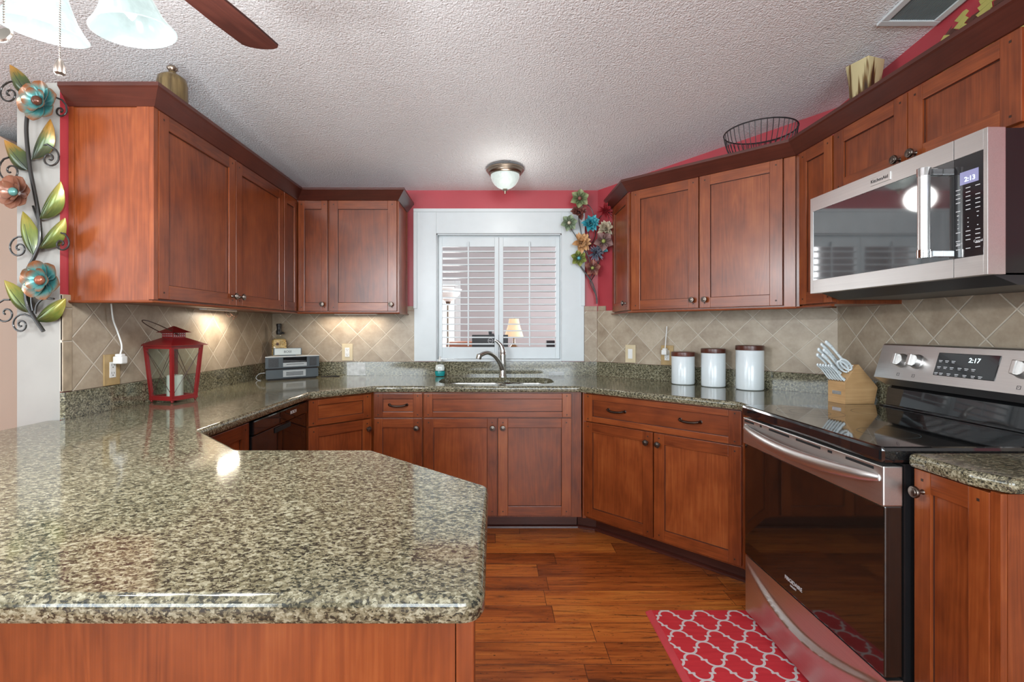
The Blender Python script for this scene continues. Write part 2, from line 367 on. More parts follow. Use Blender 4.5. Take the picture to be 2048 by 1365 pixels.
M['f_peach'] = cloth('peach_petal', (0.56, 0.30, 0.12), (0.68, 0.42, 0.22))
M['f_mauve'] = cloth('mauve_petal', (0.22, 0.12, 0.11), (0.34, 0.22, 0.20))
M['f_slate'] = cloth('slate_blue_petal', (0.10, 0.12, 0.17), (0.24, 0.26, 0.32))
M['f_olive'] = cloth('olive_petal', (0.17, 0.21, 0.04), (0.30, 0.34, 0.09))
M['f_rose'] = cloth('rose_brown_petal', (0.22, 0.07, 0.055), (0.34, 0.16, 0.10))
def vase_mat():
    m, nt, b = new_mat('drip_glaze')
    oc = nd(nt, 'ShaderNodeTexCoord').outputs['Object']
    s = nd(nt, 'ShaderNodeSeparateXYZ'); ln(nt, oc, s.inputs[0])
    st = noise(nt, mapping(nt, oc, (45, 45, 2)), 1, 2)
    f = mathn(nt, 'ADD', mathn(nt, 'MULTIPLY', s.outputs[2], 2.75), mathn(nt, 'MULTIPLY', mathn(nt, 'SUBTRACT', st, 0.5), 1.6))
    ln(nt, ramp(nt, f, [(0.45, (0.045, 0.022, 0.012)), (0.58, (0.16, 0.09, 0.03)), (0.70, (0.55, 0.47, 0.26))]), b.inputs['Base Color'])
    b.inputs['Roughness'].default_value = 0.2; return m
M['vase'] = vase_mat()
def bottle_mat():
    m, nt, b = new_mat('olive_bronze_glaze')
    oc = nd(nt, 'ShaderNodeTexCoord').outputs['Object']
    n = noise(nt, mapping(nt, oc, (60, 60, 5)), 1, 4)
    ln(nt, ramp(nt, n, [(0.35, (0.10, 0.065, 0.028)), (0.65, (0.24, 0.17, 0.075))]), b.inputs['Base Color'])
    b.inputs['Roughness'].default_value = 0.35; b.inputs['Metallic'].default_value = 0.4; return m
M['bottle'] = bottle_mat()

# ------------------------------------------------------------------ mesh helpers
class MB:
    def __init__(self):
        self.bm = bmesh.new(); self.uv = self.bm.loops.layers.uv.new('UVMap')
    def _uv(self, faces, g, off=None):
        if off is None: off = (random.uniform(0, 40), random.uniform(0, 40))
        a = 'xyz'.index(g)
        for f in faces:
            f.normal_update(); n = f.normal
            d = max(range(3), key=lambda i: abs(n[i]))
            if d == a: o = [i for i in range(3) if i != a]; ua, va = o[0], o[1]
            else: ua = a; va = [i for i in range(3) if i not in (a, d)][0]
            for l in f.loops:
                l[self.uv].uv = (l.vert.co[ua]+off[0], l.vert.co[va]+off[1])
    def box(self, x0, x1, y0, y1, z0, z1, g='z', mi=0, bev=0.0, off=None, mat=None):
        vs = [self.bm.verts.new((x, y, z)) for x in (x0, x1) for y in (y0, y1) for z in (z0, z1)]
        idx = [(0, 1, 3, 2), (4, 6, 7, 5), (0, 4, 5, 1), (2, 3, 7, 6), (0, 2, 6, 4), (1, 5, 7, 3)]
        fs = [self.bm.faces.new([vs[i] for i in q]) for q in idx]
        bmesh.ops.recalc_face_normals(self.bm, faces=fs)
        if bev > 0:
            es = list({e for f in fs for e in f.edges})
            r = bmesh.ops.bevel(self.bm, geom=es, offset=bev, segments=2, profile=0.6, affect='EDGES')
            fs = list({f for v in r['verts'] for f in v.link_faces} | {f for f in fs if f.is_valid})
            vs = list({v for f in fs for v in f.verts})
        for f in fs: f.material_index = mi
        self._uv(fs, g, off)
        if mat is not None:
            for v in vs: v.co = mat @ v.co
        return fs
    def prism(self, poly, z0, z1, g='z', mi=0, off=None, mat=None):
        n = len(poly)
        lo = [self.bm.verts.new((p[0], p[1], z0)) for p in poly]; hi = [self.bm.verts.new((p[0], p[1], z1)) for p in poly]
        fs = [self.bm.faces.new(lo[::-1]), self.bm.faces.new(hi)]
        for i in range(n): fs.append(self.bm.faces.new((lo[i], lo[(i+1) % n], hi[(i+1) % n], hi[i])))
        bmesh.ops.recalc_face_normals(self.bm, faces=fs)
        for f in fs: f.material_index = mi
        self._uv(fs, g, off)
        if mat is not None:
            for v in lo+hi: v.co = mat @ v.co
        return fs
    def extr(self, pts, vec, g='z', mi=0, off=None):   # 3-D polygon swept along vec
        vec = Vector(vec); n = len(pts)
        a = [self.bm.verts.new(p) for p in pts]; b = [self.bm.verts.new(Vector(p)+vec) for p in pts]
        fs = [self.bm.faces.new(a), self.bm.faces.new(b[::-1])]
        for i in range(n): fs.append(self.bm.faces.new((a[i], b[i], b[(i+1) % n], a[(i+1) % n])))
        bmesh.ops.recalc_face_normals(self.bm, faces=fs)
        for f in fs: f.material_index = mi
        self._uv(fs, g, off)
        return fs
    def tube(self, pts, r, n=8, mi=0, cap=True, closed=False, flat=None):
        pts = [Vector(p) for p in pts]; m = len(pts)
        rs = r if isinstance(r, (list, tuple)) else [r]*m
        rings = []; prev = None
        for i, p in enumerate(pts):
            if closed: t = pts[(i+1) % m]-pts[i-1]
            else: t = pts[min(i+1, m-1)]-pts[max(i-1, 0)]
            t.normalize()
            if prev is None:
                up = Vector((0, 0, 1)) if abs(t.z) < 0.9 else Vector((0, 1, 0))
                a = t.cross(up).normalized()
            else:
                a = (prev - t*prev.dot(t)).normalized()
            prev = a; b = t.cross(a)
            fa, fb = (1, 1) if flat is None else flat
            rings.append([self.bm.verts.new(p + (a*math.cos(q)*fa+b*math.sin(q)*fb)*rs[i]) for q in [2*math.pi*k/n for k in range(n)]])
        fs = []
        for i in range(m if closed else m-1):
            A, B = rings[i], rings[(i+1) % m]
            for k in range(n): fs.append(self.bm.faces.new((A[k], A[(k+1) % n], B[(k+1) % n], B[k])))
        if cap and not closed:
            fs.append(self.bm.faces.new(rings[0][::-1])); fs.append(self.bm.faces.new(rings[-1]))
        for f in fs: f.smooth = True; f.material_index = mi
        return fs
    def lathe(self, prof, n=24, mat=None, mi=0, closed=False, sq=None):   # prof: (r, z) list
        rings = []; vs = []
        for (r, z) in prof:
            if r < 1e-6: v = self.bm.verts.new((0, 0, z)); rings.append([v]); vs.append(v)
            else:
                rg = [self.bm.verts.new((r*math.cos(2*math.pi*k/n), r*math.sin(2*math.pi*k/n), z)) for k in range(n)]
                rings.append(rg); vs += rg
        fs = []
        L = len(rings)
        for i in range(L if closed else L-1):
            A, B = rings[i], rings[(i+1) % L]
            if len(A) == 1 and len(B) == 1: continue
            for k in range(n):
                k2 = (k+1) % n
                if len(A) == 1: fs.append(self.bm.faces.new((A[0], B[k2], B[k])))
                elif len(B) == 1: fs.append(self.bm.faces.new((A[k], A[k2], B[0])))
                else: fs.append(self.bm.faces.new((A[k], A[k2], B[k2], B[k])))
        bmesh.ops.recalc_face_normals(self.bm, faces=fs)
        for f in fs: f.smooth = True; f.material_index = mi
        self._uv(fs, 'z')
        if mat is not None:
            for v in vs: v.co = mat @ v.co
        return fs
    def ball(self, c, r, n=10, mi=0, sc=(1, 1, 1)):
        prof = [(r*math.sin(math.pi*i/n), -r*math.cos(math.pi*i/n)) for i in range(n+1)]
        prof[0] = (0, -r); prof[-1] = (0, r)
        self.lathe(prof, n*2, Matrix.Translation(c) @ Matrix.Diagonal((*sc, 1)), mi)
    def leaf(self, base, tip, width, nrm, bulge=0.0, fold=0.1, mi=0, nu=8, th=0.0015, curve=0.0, shape=None, tipup=0.0):
        """one petal or leaf from base to tip; nrm = the way it faces; u runs base->tip"""
        base, tip, nrm = Vector(base), Vector(tip), Vector(nrm).normalized()
        ax = tip-base; L = ax.length; ax.normalize(); side = ax.cross(nrm).normalized(); nrm = side.cross(ax).normalized()
        if shape is None: shape = lambda t: math.sin(math.pi*min(1, t**0.8))**0.8
        rows = []
        ks = (-1, -0.5, 0, 0.5, 1)
        for s in (0, 1):
            rw = []
            for i in range(nu+1):
                t = i/nu; w = max(shape(t), 0.02)*width/2
                c = base+ax*(L*t)+side*(curve*math.sin(math.pi*t))+nrm*(bulge*math.sin(math.pi*t)+tipup*t*t - s*th)
                rw.append([self.bm.verts.new(c+side*(w*k)+nrm*(fold*w*abs(k)*2*abs(k))) for k in ks])
            rows.append(rw)
        fs = []
        for s in (0, 1):
            for i in range(nu):
                for j in range(4):
                    q = [rows[s][i][j], rows[s][i][j+1], rows[s][i+1][j+1], rows[s][i+1][j]]
                    f = self.bm.faces.new(q if s else q[::-1]); f.smooth = True; f.material_index = mi; fs.append(f)
                    uvs = [(i/nu, j/4), (i/nu, (j+1)/4), ((i+1)/nu, (j+1)/4), ((i+1)/nu, j/4)]
                    if not s: uvs = uvs[::-1]
                    o = 3*(len(self.bm.faces) % 7)
                    for l, u in zip(f.loops, uvs): l[self.uv].uv = (u[0], u[1])
        bd = [[rows[s][i][0] for i in range(nu+1)]+[rows[s][nu][j] for j in range(1, 5)]+[rows[s][i][4] for i in range(nu-1, -1, -1)]+[rows[s][0][j] for j in (3, 2, 1)] for s in (0, 1)]
        for i in range(len(bd[0])):
            j = (i+1) % len(bd[0])
            f = self.bm.faces.new((bd[0][i], bd[0][j], bd[1][j], bd[1][i])); f.material_index = mi
            for l in f.loops: l[self.uv].uv = (0.9, 0.5)
        return fs
    def build(self, name, mats, parent=None, loc=None, rotz=None, sharp=0.75):
        self.bm.normal_update()
        for e in self.bm.edges:
            if len(e.link_faces) == 2 and e.calc_face_angle(0) > sharp: e.smooth = False
        me = bpy.data.meshes.new(name); self.bm.to_mesh(me); self.bm.free()
        if not isinstance(mats, (list, tuple)): mats = [mats]
        for m in mats: me.materials.append(M[m] if isinstance(m, str) else m)
        o = bpy.data.objects.new(name, me); COL.objects.link(o)
        if parent is not None: o.parent = parent
        if loc is not None: o.location = loc
        if rotz is not None: o.rotation_euler = (0, 0, rotz)
        return o
def thing(name, label, cat, loc=(0, 0, 0), rotz=0.0, group=None):
    o = bpy.data.objects.new(name, None); COL.objects.link(o); o.empty_display_size = 0.05
    o.location = loc; o.rotation_euler = (0, 0, rotz); o['label'] = label; o['category'] = cat
    if group: o['group'] = group
    return o
def tag(o, label, cat, group=None):
    o['label'] = label; o['category'] = cat
    if group: o['group'] = group
    return o
def struct(o): o['kind'] = 'structure'; return o
def plabel(o, t): o['label'] = t; return o
def P(px, py, Y): return Vector(((px-CXP)*Y/FPX, Y, EYE-(py-CYP)*Y/FPX))
def copy_part(o, parent, loc=None):
    c = o.copy(); COL.objects.link(c); c.parent = parent
    if loc is not None: c.location = loc
    return c
def text(body, size, mat, parent, mtx, name='lettering', ext=0.0003, align='CENTER'):
    cu = bpy.data.curves.new(name, 'FONT'); cu.body = body; cu.size = size; cu.extrude = ext
    cu.align_x = align; cu.align_y = 'CENTER'
    o = bpy.data.objects.new(name, cu); COL.objects.link(o)
    bpy.context.view_layer.update()
    me = bpy.data.meshes.new_from_object(o)
    bpy.data.objects.remove(o)
    me.transform(mtx); me.materials.clear(); me.materials.append(M[mat])
    q = bpy.data.objects.new(name, me); COL.objects.link(q); q.parent = parent
    return q
RX90 = Matrix.Rotation(R(90), 4, 'X')     # text plane xy -> xz facing -y
AXY = Matrix.Rotation(R(90), 4, 'X')      # lathe axis z -> -y (outward from a front)
def T(x, y, z): return Matrix.Translation((x, y, z))
def spiral(start, c, r_end=0.004, turns=1.4, d=1, n=26, Y=None):
    """points of a curl in the xz plane that winds from start into c"""
    sx, sz = start[0]-c[0], start[2]-c[2]; r0 = math.hypot(sx, sz); a0 = math.atan2(sz, sx)
    return [Vector((c[0]+(r0+(r_end-r0)*(t**0.8))*math.cos(a0+d*2*math.pi*turns*t), start[1]+(c[1]-start[1])*t,
                    c[2]+(r0+(r_end-r0)*(t**0.8))*math.sin(a0+d*2*math.pi*turns*t))) for t in [i/n for i in range(n+1)]]
def bez(pts, n=8):
    """Catmull-Rom through pts"""
    pts = [Vector(p) for p in pts]; out = []
    for i in range(len(pts)-1):
        p0 = pts[max(i-1, 0)]; p1 = pts[i]; p2 = pts[i+1]; p3 = pts[min(i+2, len(pts)-1)]
        for k in range(n):
            t = k/n
            out.append(0.5*((2*p1)+(p2-p0)*t+(2*p0-5*p1+4*p2-p3)*t*t+(3*p1-p0-3*p2+p3)*t**3))
    out.append(pts[-1]); return out

# ------------------------------------------------------------------ setting
CT = 0.914                       # counter height
def cz(y): return 2.739-0.135*y  # the ceiling slopes up towards the camera
m = MB(); m.box(-4.6, 1.95, -3.65, 3.7, -0.05, 0.0); m.box(-2.6, 3.1, 3.7, 6.6, -0.05, 0.0)
struct(m.build('floor', 'floor'))
m = MB(); m.extr([(-4.6, -3.65, cz(-3.65)), (-4.6, 3.7, cz(3.7)), (-4.6, 3.7, cz(3.7)+0.1), (-4.6, -3.65, cz(-3.65)+0.1)], (6.5, 0, 0))
struct(m.build('ceiling', 'ceiling'))
WX0, WX1, WZ0, WZ1 = -0.418, 0.490, 1.018, 1.945
m = MB()
m.box(-1.78, WX0, 3.53, 3.68, 0, 2.262); m.box(WX1, 0.80, 3.53, 3.68, 0, 2.262)
m.box(WX0, WX1, 3.53, 3.68, 0, WZ0); m.box(WX0, WX1, 3.53, 3.68, WZ1, 2.262)
for f in m.bm.faces:
    f.normal_update()
    if f.normal.y > 0.9 or f.calc_center_median().y > 3.54: f.material_index = 1
struct(m.build('wall_back', ['red_wall', 'grey_wall']))
m = MB(); A = [(0.756, 3.53), (1.78, 2.506), (1.92, 2.56), (0.80, 3.68), (0.79, 3.54)]
m.extr([(0.756, 3.53, 0), (1.78, 2.506, 0), (1.78, 2.506, cz(2.506)), (0.756, 3.53, cz(3.53))], (0.09, 0.09, 0))
struct(m.build('wall_diagonal', 'red_wall'))
m = MB(); m.extr([(1.78, 2.506, 0), (1.78, 0.9, 0), (1.78, 0.9, cz(0.9)), (1.78, 2.506, cz(2.506))], (0.12, 0, 0))
struct(m.build('wall_right', 'red_wall'))
m = MB(); m.extr([(1.78, 0.899, 0), (1.78, -3.5, 0), (1.78, -3.5, cz(-3.5)), (1.78, 0.899, cz(0.899))], (0.12, 0, 0))
struct(m.build('wall_right_rear', 'beige_wall'))  # unseen stretch, made beige to keep red bounce off the ceiling
m = MB(); fs = m.box(-1.78, -1.62, 1.81, 3.53, 0, 2.172)
for f in fs: f.material_index = 0 if f.normal.x > 0.9 else 1
struct(m.build('wall_left', ['red_wall', 'beige_wall']))
# arched tan partition of the adjoining room, and that room's walls
m = MB(); arc = [(-2.42, 2.62, 0), (-4.5, 2.62, 0), (-4.5, 2.62, 2.34), (-2.86, 2.62, 2.34)]
for k in range(1, 9): a = R(90-90*k/8); arc.append((-2.86+0.44*math.cos(a), 2.62, 1.90+0.44*math.sin(a)))
m.extr(arc, (0, 0.12, 0)); struct(m.build('wall_partition', 'tan_wall'))
m = MB(); m.box(-4.5, -1.78, 3.55, 3.68, 0, 2.26); struct(m.build('wall_back_left', 'beige_wall'))
m = MB()
y0, y1 = -1.9, 0.7
def sw(ya, yb, za, zb=None):
    m.extr([(-4.5, ya, za), (-4.5, yb, za), (-4.5, yb, cz(yb) if zb is None else zb), (-4.5, ya, cz(ya) if zb is None else zb)], (-0.12, 0, 0))
sw(-3.5, y0, 0); sw(y1, 3.55, 0); sw(y0, y1, 0, 0.6); sw(y0, y1, 2.4)
struct(m.build('wall_far_left', 'beige_wall'))
m = MB()
def rw(xa, xb, za, zb): m.box(xa, xb, -3.62, -3.5, za, zb)
rw(-4.5, -3.7, 0, cz(-3.5)); rw(-1.5, -0.5, 0, cz(-3.5)); rw(1.7, 1.9, 0, cz(-3.5))
for a, b_ in ((-3.7, -1.5), (-0.5, 1.7)): rw(a, b_, 0, 0.5); rw(a, b_, 2.5, cz(-3.5))
struct(m.build('wall_rear', 'beige_wall'))
# room behind the kitchen window
m = MB(); m.box(-2.6, 3.1, 6.45, 6.6, 0, 2.7); struct(m.build('wall_beyond', 'grey_wall'))
m = MB(); m.box(-2.6, -2.5, 3.7, 6.45, 0, 2.7); m.box(3.0, 3.1, 3.7, 6.45, 0, 2.7); struct(m.build('wall_beyond_side', 'grey_wall'))
m = MB(); m.box(-2.6, 3.1, 3.69, 6.6, 2.7, 2.8); struct(m.build('ceiling_beyond', 'white'))

# tile backsplash: panels whose UV is in metres with a tile corner at the origin
def tile_panel(mb, a, b_, z0, z1, u0, th=0.008):
    """a, b_ plan points on the wall (left to right as seen from the room); u0 = distance of a tile corner from a"""
    a = Vector((a[0], a[1], 0)); b_ = Vector((b_[0], b_[1], 0)); d = (b_-a); L = d.length; d.normalize()
    n = Vector((d.y, -d.x, 0))
    pts = [a+n*th, b_+n*th]; back = [a, b_]
    v = lambda p, z: mb.bm.verts.new((p.x, p.y, z))
    q = [v(pts[0], z0), v(pts[1], z0), v(pts[1], z1), v(pts[0], z1)]; r = [v(back[0], z0), v(back[1], z0), v(back[1], z1), v(back[0], z1)]
    f = mb.bm.faces.new(q)
    for l, (u, w) in zip(f.loops, ((0, z0), (L, z0), (L, z1), (0, z1))): l[mb.uv].uv = (u-u0, w-1.216)
    for i in range(4):
        g = mb.bm.faces.new((q[(i+1) % 4], q[i], r[i], r[(i+1) % 4]))
        for l in g.loops: l[mb.uv].uv = (0.05, 0.07)
    mb.bm.faces.new(r[::-1])
TB, TT = 1.016, 1.418
e = 0.0005
m = MB(); tile_panel(m, (-1.62+e, 1.853), (-1.62+e, 3.53), TB, 1.383, 2.055-1.853); struct(m.build('trim_1', 'tile'))
m = MB(); tile_panel(m, (-1.61, 3.53-e), (-0.576, 3.53-e), TB, 1.383, 1.61-1.199); m.box(-0.64, -0.576, 3.5215, 3.5295, 1.385, TT, mi=1); struct(m.build('trim_2', ['tile', 'tile_edge']))
m = MB(); tile_panel(m, (0.655, 3.53-e), (0.748, 3.53-e), TB, 1.383, 0.06); m.box(0.655, 0.748, 3.5215, 3.5295, 1.385, TT, mi=1); struct(m.build('trim_3', ['tile', 'tile_edge']))
m = MB(); tile_panel(m, (0.756-e, 3.53-e), (1.78-e, 2.506-e), TB, 1.383, 0.938)
dv = Vector((0.707, -0.707)); 
m.prism([(0.7545, 3.5195), (0.80, 3.474), (0.8055, 3.4797), (0.7600, 3.5252)], 1.385, TT, mi=1)
struct(m.build('trim_4', ['tile', 'tile_edge']))
m = MB(); tile_panel(m, (1.78-e, 2.50), (1.78-e, 1.0), TB-0.08, 1.50, 2.50-2.162); struct(m.build('trim_5', 'tile'))
# bullnose tile column at the near end of the left backsplash
m = MB()
for z0, z1 in ((1.018, 1.205), (1.209, 1.330), (1.334, 1.383)):
    m.box(-1.6195, -1.608, 1.8092, 1.85, z0, z1, bev=0.003)
m.box(-1.6195, -1.612, 1.8092, 1.852, 1.02, 1.383, mi=1)
struct(m.build('trim_6', ['tile_edge', 'grout']))
# granite upstand
def slab_run(name, a, b_, th, z0, z1, label):
    m = MB(); a = Vector(a); b_ = Vector(b_); d = (b_-a).normalized(); n = Vector((d.y, -d.x))
    m.prism([a, b_, b_+n*th, a+n*th], z0, z1)
    o = m.build(name, 'granite'); tag(o, label, 'backsplash'); return o
slab_run('granite_upstand', (-1.6195, 1.8095), (-1.6195, 3.51), 0.0195, CT+0.0005, 1.015, 'speckled granite upstand along left wall behind the red lantern')
slab_run('granite_upstand', (-1.6185, 3.5285), (0.745, 3.5285), 0.0185, CT+0.0005, 1.015, 'speckled granite upstand along back wall under the window')
slab_run('granite_upstand', (0.757, 3.5265), (1.752, 2.5315), 0.0185, CT+0.0005, 1.015, 'speckled granite upstand along diagonal wall behind the three canisters')
slab_run('granite_upstand', (1.7785, 2.49), (1.7785, 2.106), 0.0185, CT+0.0005, 1.015, 'short speckled granite upstand behind the knife block')

# window casing, sill and shutters
struct_w = []
w = bpy.data.objects.new('window_1', None); COL.objects.link(w); w.location = (0.036, 3.53, 1.02); struct(w)
w['label'] = 'white cased window with plantation shutters above the sink'
def wl(px): return px
m = MB()
ox0, ox1, oz1 = -0.578, 0.652, 2.117
dY0, dY1 = -0.020, -0.0005
def cas(x0, x1, z0, z1, a=dY0, b_=dY1): m.box(x0-0.036, x1-0.036, a, b_, z0-1.02, z1-1.02, bev=0.002)
cas(ox0, WX0, 1.018, oz1); cas(WX1, ox1, 1.018, oz1); cas(WX0, WX1, WZ1, oz1)
cas(ox0-0.004, ox0+0.022, 1.40, oz1-0.018, -0.03, -0.0208); cas(ox1-0.022, ox1+0.004, 1.42, oz1-0.018, -0.03, -0.0208); cas(ox0-0.004, ox1+0.004, oz1-0.0175, oz1+0.006, -0.03, -0.0208)
m.build('window_casing', 'white', w)
m = MB()
m.box(WX0-0.036, WX0-0.030, 0.0, 0.15, 0, WZ1-1.02); m.box(WX1-0.042, WX1-0.036, 0.0, 0.15, 0, WZ1-1.02)
m.box(WX0-0.036, WX1-0.036, 0, 0.15, WZ1-1.028, WZ1-1.02); m.box(WX0-0.030, WX1-0.042, 0.045, 0.066, 1.9285-1.02, WZ1-1.028); m.box(WX0-0.036, WX1-0.036, -0.012, 0.15, -0.004, 0.012, bev=0.002)
m.build('window_jamb', 'white', w)
def shutter(xa, xb, label, left):
    s = bpy.data.objects.new('shutter_panel', None); COL.objects.link(s); s.parent = w; s['label'] = label
    za, zb = 1.034-1.02, 1.928-1.02; l0, l1 = 1.119-1.02, 1.858-1.02
    xa -= 0.036; xb -= 0.036; st = 0.030
    m = MB(); ya, yb = 0.038, 0.066
    m.box(xa, xa+st, ya, yb, za, zb, bev=0.002); m.box(xb-st, xb, ya, yb, za, zb, bev=0.002)
    m.box(xa+st, xb-st, ya, yb, za, l0, bev=0.002); m.box(xa+st, xb-st, ya, yb, l1, zb, bev=0.002)
    m.build('shutter_frame', 'white', s)
    mm = MB(); h = 0.0047
    mm.prism([(-0.0235, -0.0030), (-0.0235, 0.0030), (-0.021, h), (0.021, h), (0.0235, 0.003), (0.0235, -0.003), (0.021, -h), (-0.021, -h)], 0, xb-xa-2*st-0.004)
    # prism axis z -> x
    for v in mm.bm.verts: v.co = Vector((v.co.z, v.co.x, v.co.y))
    bmesh.ops.recalc_face_normals(mm.bm, faces=mm.bm.faces[:])
    first = None
    for k in range(15):
        z = 1.823-1.02-k*0.04865
        if first is None: first = mm.build('louver', 'white', s, loc=(xa+st+0.002, 0.052, z))
        else: copy_part(first, s, (xa+st+0.002, 0.052, z))
    m = MB(); xm = (xa+xb)/2
    m.box(xm-0.005, xm+0.005, 0.018, 0.027, l0+0.008, l1+0.035, bev=0.002); m.build('tilt_rod', 'white', s)
shutter(-0.4115, 0.0345, 'left louvred shutter panel', True); shutter(0.0375, 0.4835, 'right louvred shutter panel', False)

# baseboard shoe under the toe kicks
# ------------------------------------------------------------------ counter tops
def round_poly(poly, radii, n=6):
    out = []; L = len(poly)
    for i, p in enumerate(poly):
        r = radii[i]; p = Vector(p)
        if r <= 0: out.append(p); continue
        a = (Vector(poly[i-1])-p).normalized(); b_ = (Vector(poly[(i+1) % L])-p).normalized()
        ang = a.angle(b_); t = r/math.tan(ang/2); c = p+(a+b_).normalized()*(r/math.sin(ang/2))
        s = p+a*t; e_ = p+b_*t; v0 = s-c; v1 = e_-c
        tot = v0.angle_signed(v1)
        for k in range(n+1):
            q = -tot*k/n; out.append(c+Vector((v0.x*math.cos(q)-v0.y*math.sin(q), v0.x*math.sin(q)+v0.y*math.cos(q))))
    return out
def inset(poly, d):   # poly counter-clockwise, positive d moves inward
    n = len(poly); out = []
    for i in range(n):
        p0, p1, p2 = Vector(poly[i-1]), Vector(poly[i]), Vector(poly[(i+1) % n])
        a = (p1-p0).normalized(); b_ = (p2-p1).normalized()
        na = Vector((-a.y, a.x)); nb = Vector((-b_.y, b_.x)); k = 1+na.dot(nb)
        out.append(p1+(na+nb)*(d/max(k, 0.3)))
    return out
def counter(name, poly, radii, z1, th, label, holes=()):
    m = MB(); P0 = round_poly(poly, radii)
    r = 0.014; prof = [(r, z1)]
    for k in range(1, 6):
        a = R(90*k/5); prof.append((r-r*math.sin(a), z1-r+r*math.cos(a)))
    prof += [(0.0, z1-th+0.008), (0.003, z1-th+0.002), (0.010, z1-th)]
    rings = [[m.bm.verts.new((p.x, p.y, z)) for p in inset(P0, d)] for d, z in prof]
    n = len(P0)
    for A, B in zip(rings, rings[1:]):
        for k in range(n):
            f = m.bm.faces.new((A[k], A[(k+1) % n], B[(k+1) % n], B[k])); f.smooth = True
    for ring, hz, flip in ((rings[0], z1, False), (rings[-1], z1-th, True)):
        hv = [[m.bm.verts.new((p[0], p[1], hz)) for p in h] for h in holes]
        lst = [[v.co.copy() for v in ring]]+[[v.co.copy() for v in h] for h in hv]
        allv = list(ring)+[v for h in hv for v in h]
        for t in tessellate_polygon(lst):
            try: m.bm.faces.new([allv[i] for i in t])
            except ValueError: pass
        if not flip: top_h = hv
        else: bot_h = hv
    for a, b_ in zip(top_h, bot_h):
        for k in range(len(a)): m.bm.faces.new((a[k], a[(k+1) % len(a)], b_[(k+1) % len(a)], b_[k]))
    bmesh.ops.recalc_face_normals(m.bm, faces=m.bm.faces[:])
    o = m.build(name, 'granite'); tag(o, label, 'countertop'); return o
def rrect(x0, x1, y0, y1, r, n=6):
    c = [(x1-r, y1-r, 0), (x0+r, y1-r, 90), (x0+r, y0+r, 180), (x1-r, y0+r, 270)]; out = []
    for cx, cy, a in c:
        for k in range(n+1): out.append((cx+r*math.cos(R(a+90*k/n)), cy+r*math.sin(R(a+90*k/n))))
    return out
def sinkhole():
    out = []
    l = rrect(-0.355, 0.385, 2.985, 3.375, 0.13, 8)
    return l
poly = [(-1.66, 0.612), (-0.012, 0.612), (-0.012, 1.055), (-0.343, 1.368), (-0.72, 1.368), (-0.985, 1.627), (-0.985, 2.583), (-0.70, 2.868),
        (0.50, 2.868), (1.128, 2.245), (1.122, 2.108), (1.777, 2.108), (1.777, 2.503), (0.752, 3.527), (-1.617, 3.527), (-1.617, 1.806), (-1.66, 1.806)]
rad = [0.02, 0.03, 0.03, 0.03, 0.02, 0.02, 0.03, 0.03, 0.03, 0.02, 0, 0, 0, 0, 0, 0, 0]
ctop = counter('granite_countertop', poly, rad, CT, 0.036, 'large speckled green-grey granite countertop wrapping peninsula, sink and corner', [sinkhole()])
c2 = counter('granite_countertop', [(1.776, 1.094), (1.776, 1.335), (1.132, 1.335), (1.132, 1.16), (1.172, 1.094)], [0, 0, 0.02, 0.02, 0.02], CT, 0.036,
        'small granite countertop end piece right of the stove')

# ------------------------------------------------------------------ cabinets
def knob_mesh(mi='pewter'):
    m = MB(); m.lathe([(0.0075, 0), (0.0055, 0.004), (0.005, 0.012), (0.009, 0.016), (0.0155, 0.019), (0.0165, 0.023), (0.0145, 0.027), (0.0105, 0.0275), (0.0095, 0.0295), (0.005, 0.0305), (0, 0.0315)], 20, AXY)
    return m
KNOB = None
def knob(parent, x, y, z):
    global KNOB
    if KNOB is None: KNOB = knob_mesh().build('knob', 'pewter', parent, loc=(x, y, z)); return KNOB
    return copy_part(KNOB, parent, (x, y, z))
PULL = None
def pull(parent, x, y, z):
    global PULL
    if PULL is None:
        m = MB()
        pts = bez([(-0.052, 0, 0), (-0.050, -0.018, 0.001), (-0.03, -0.026, -0.004), (0, -0.027, -0.006), (0.03, -0.026, -0.004), (0.050, -0.018, 0.001), (0.052, 0, 0)], 4)
        m.tube(pts, [0.0048+0.0016*math.sin(math.pi*i/(len(pts)-1)) for i in range(len(pts))], 10)
        for s in (-1, 1):
            m.lathe([(0.009, 0), (0.009, 0.003), (0.006, 0.005)], 14, T(s*0.052, 0, 0) @ AXY)
            m.ball((s*0.045, -0.022, 0), 0.007, 6)
        PULL = m.build('pull_handle', 'bronze', parent, loc=(x, y, z)); return PULL
    return copy_part(PULL, parent, (x, y, z))
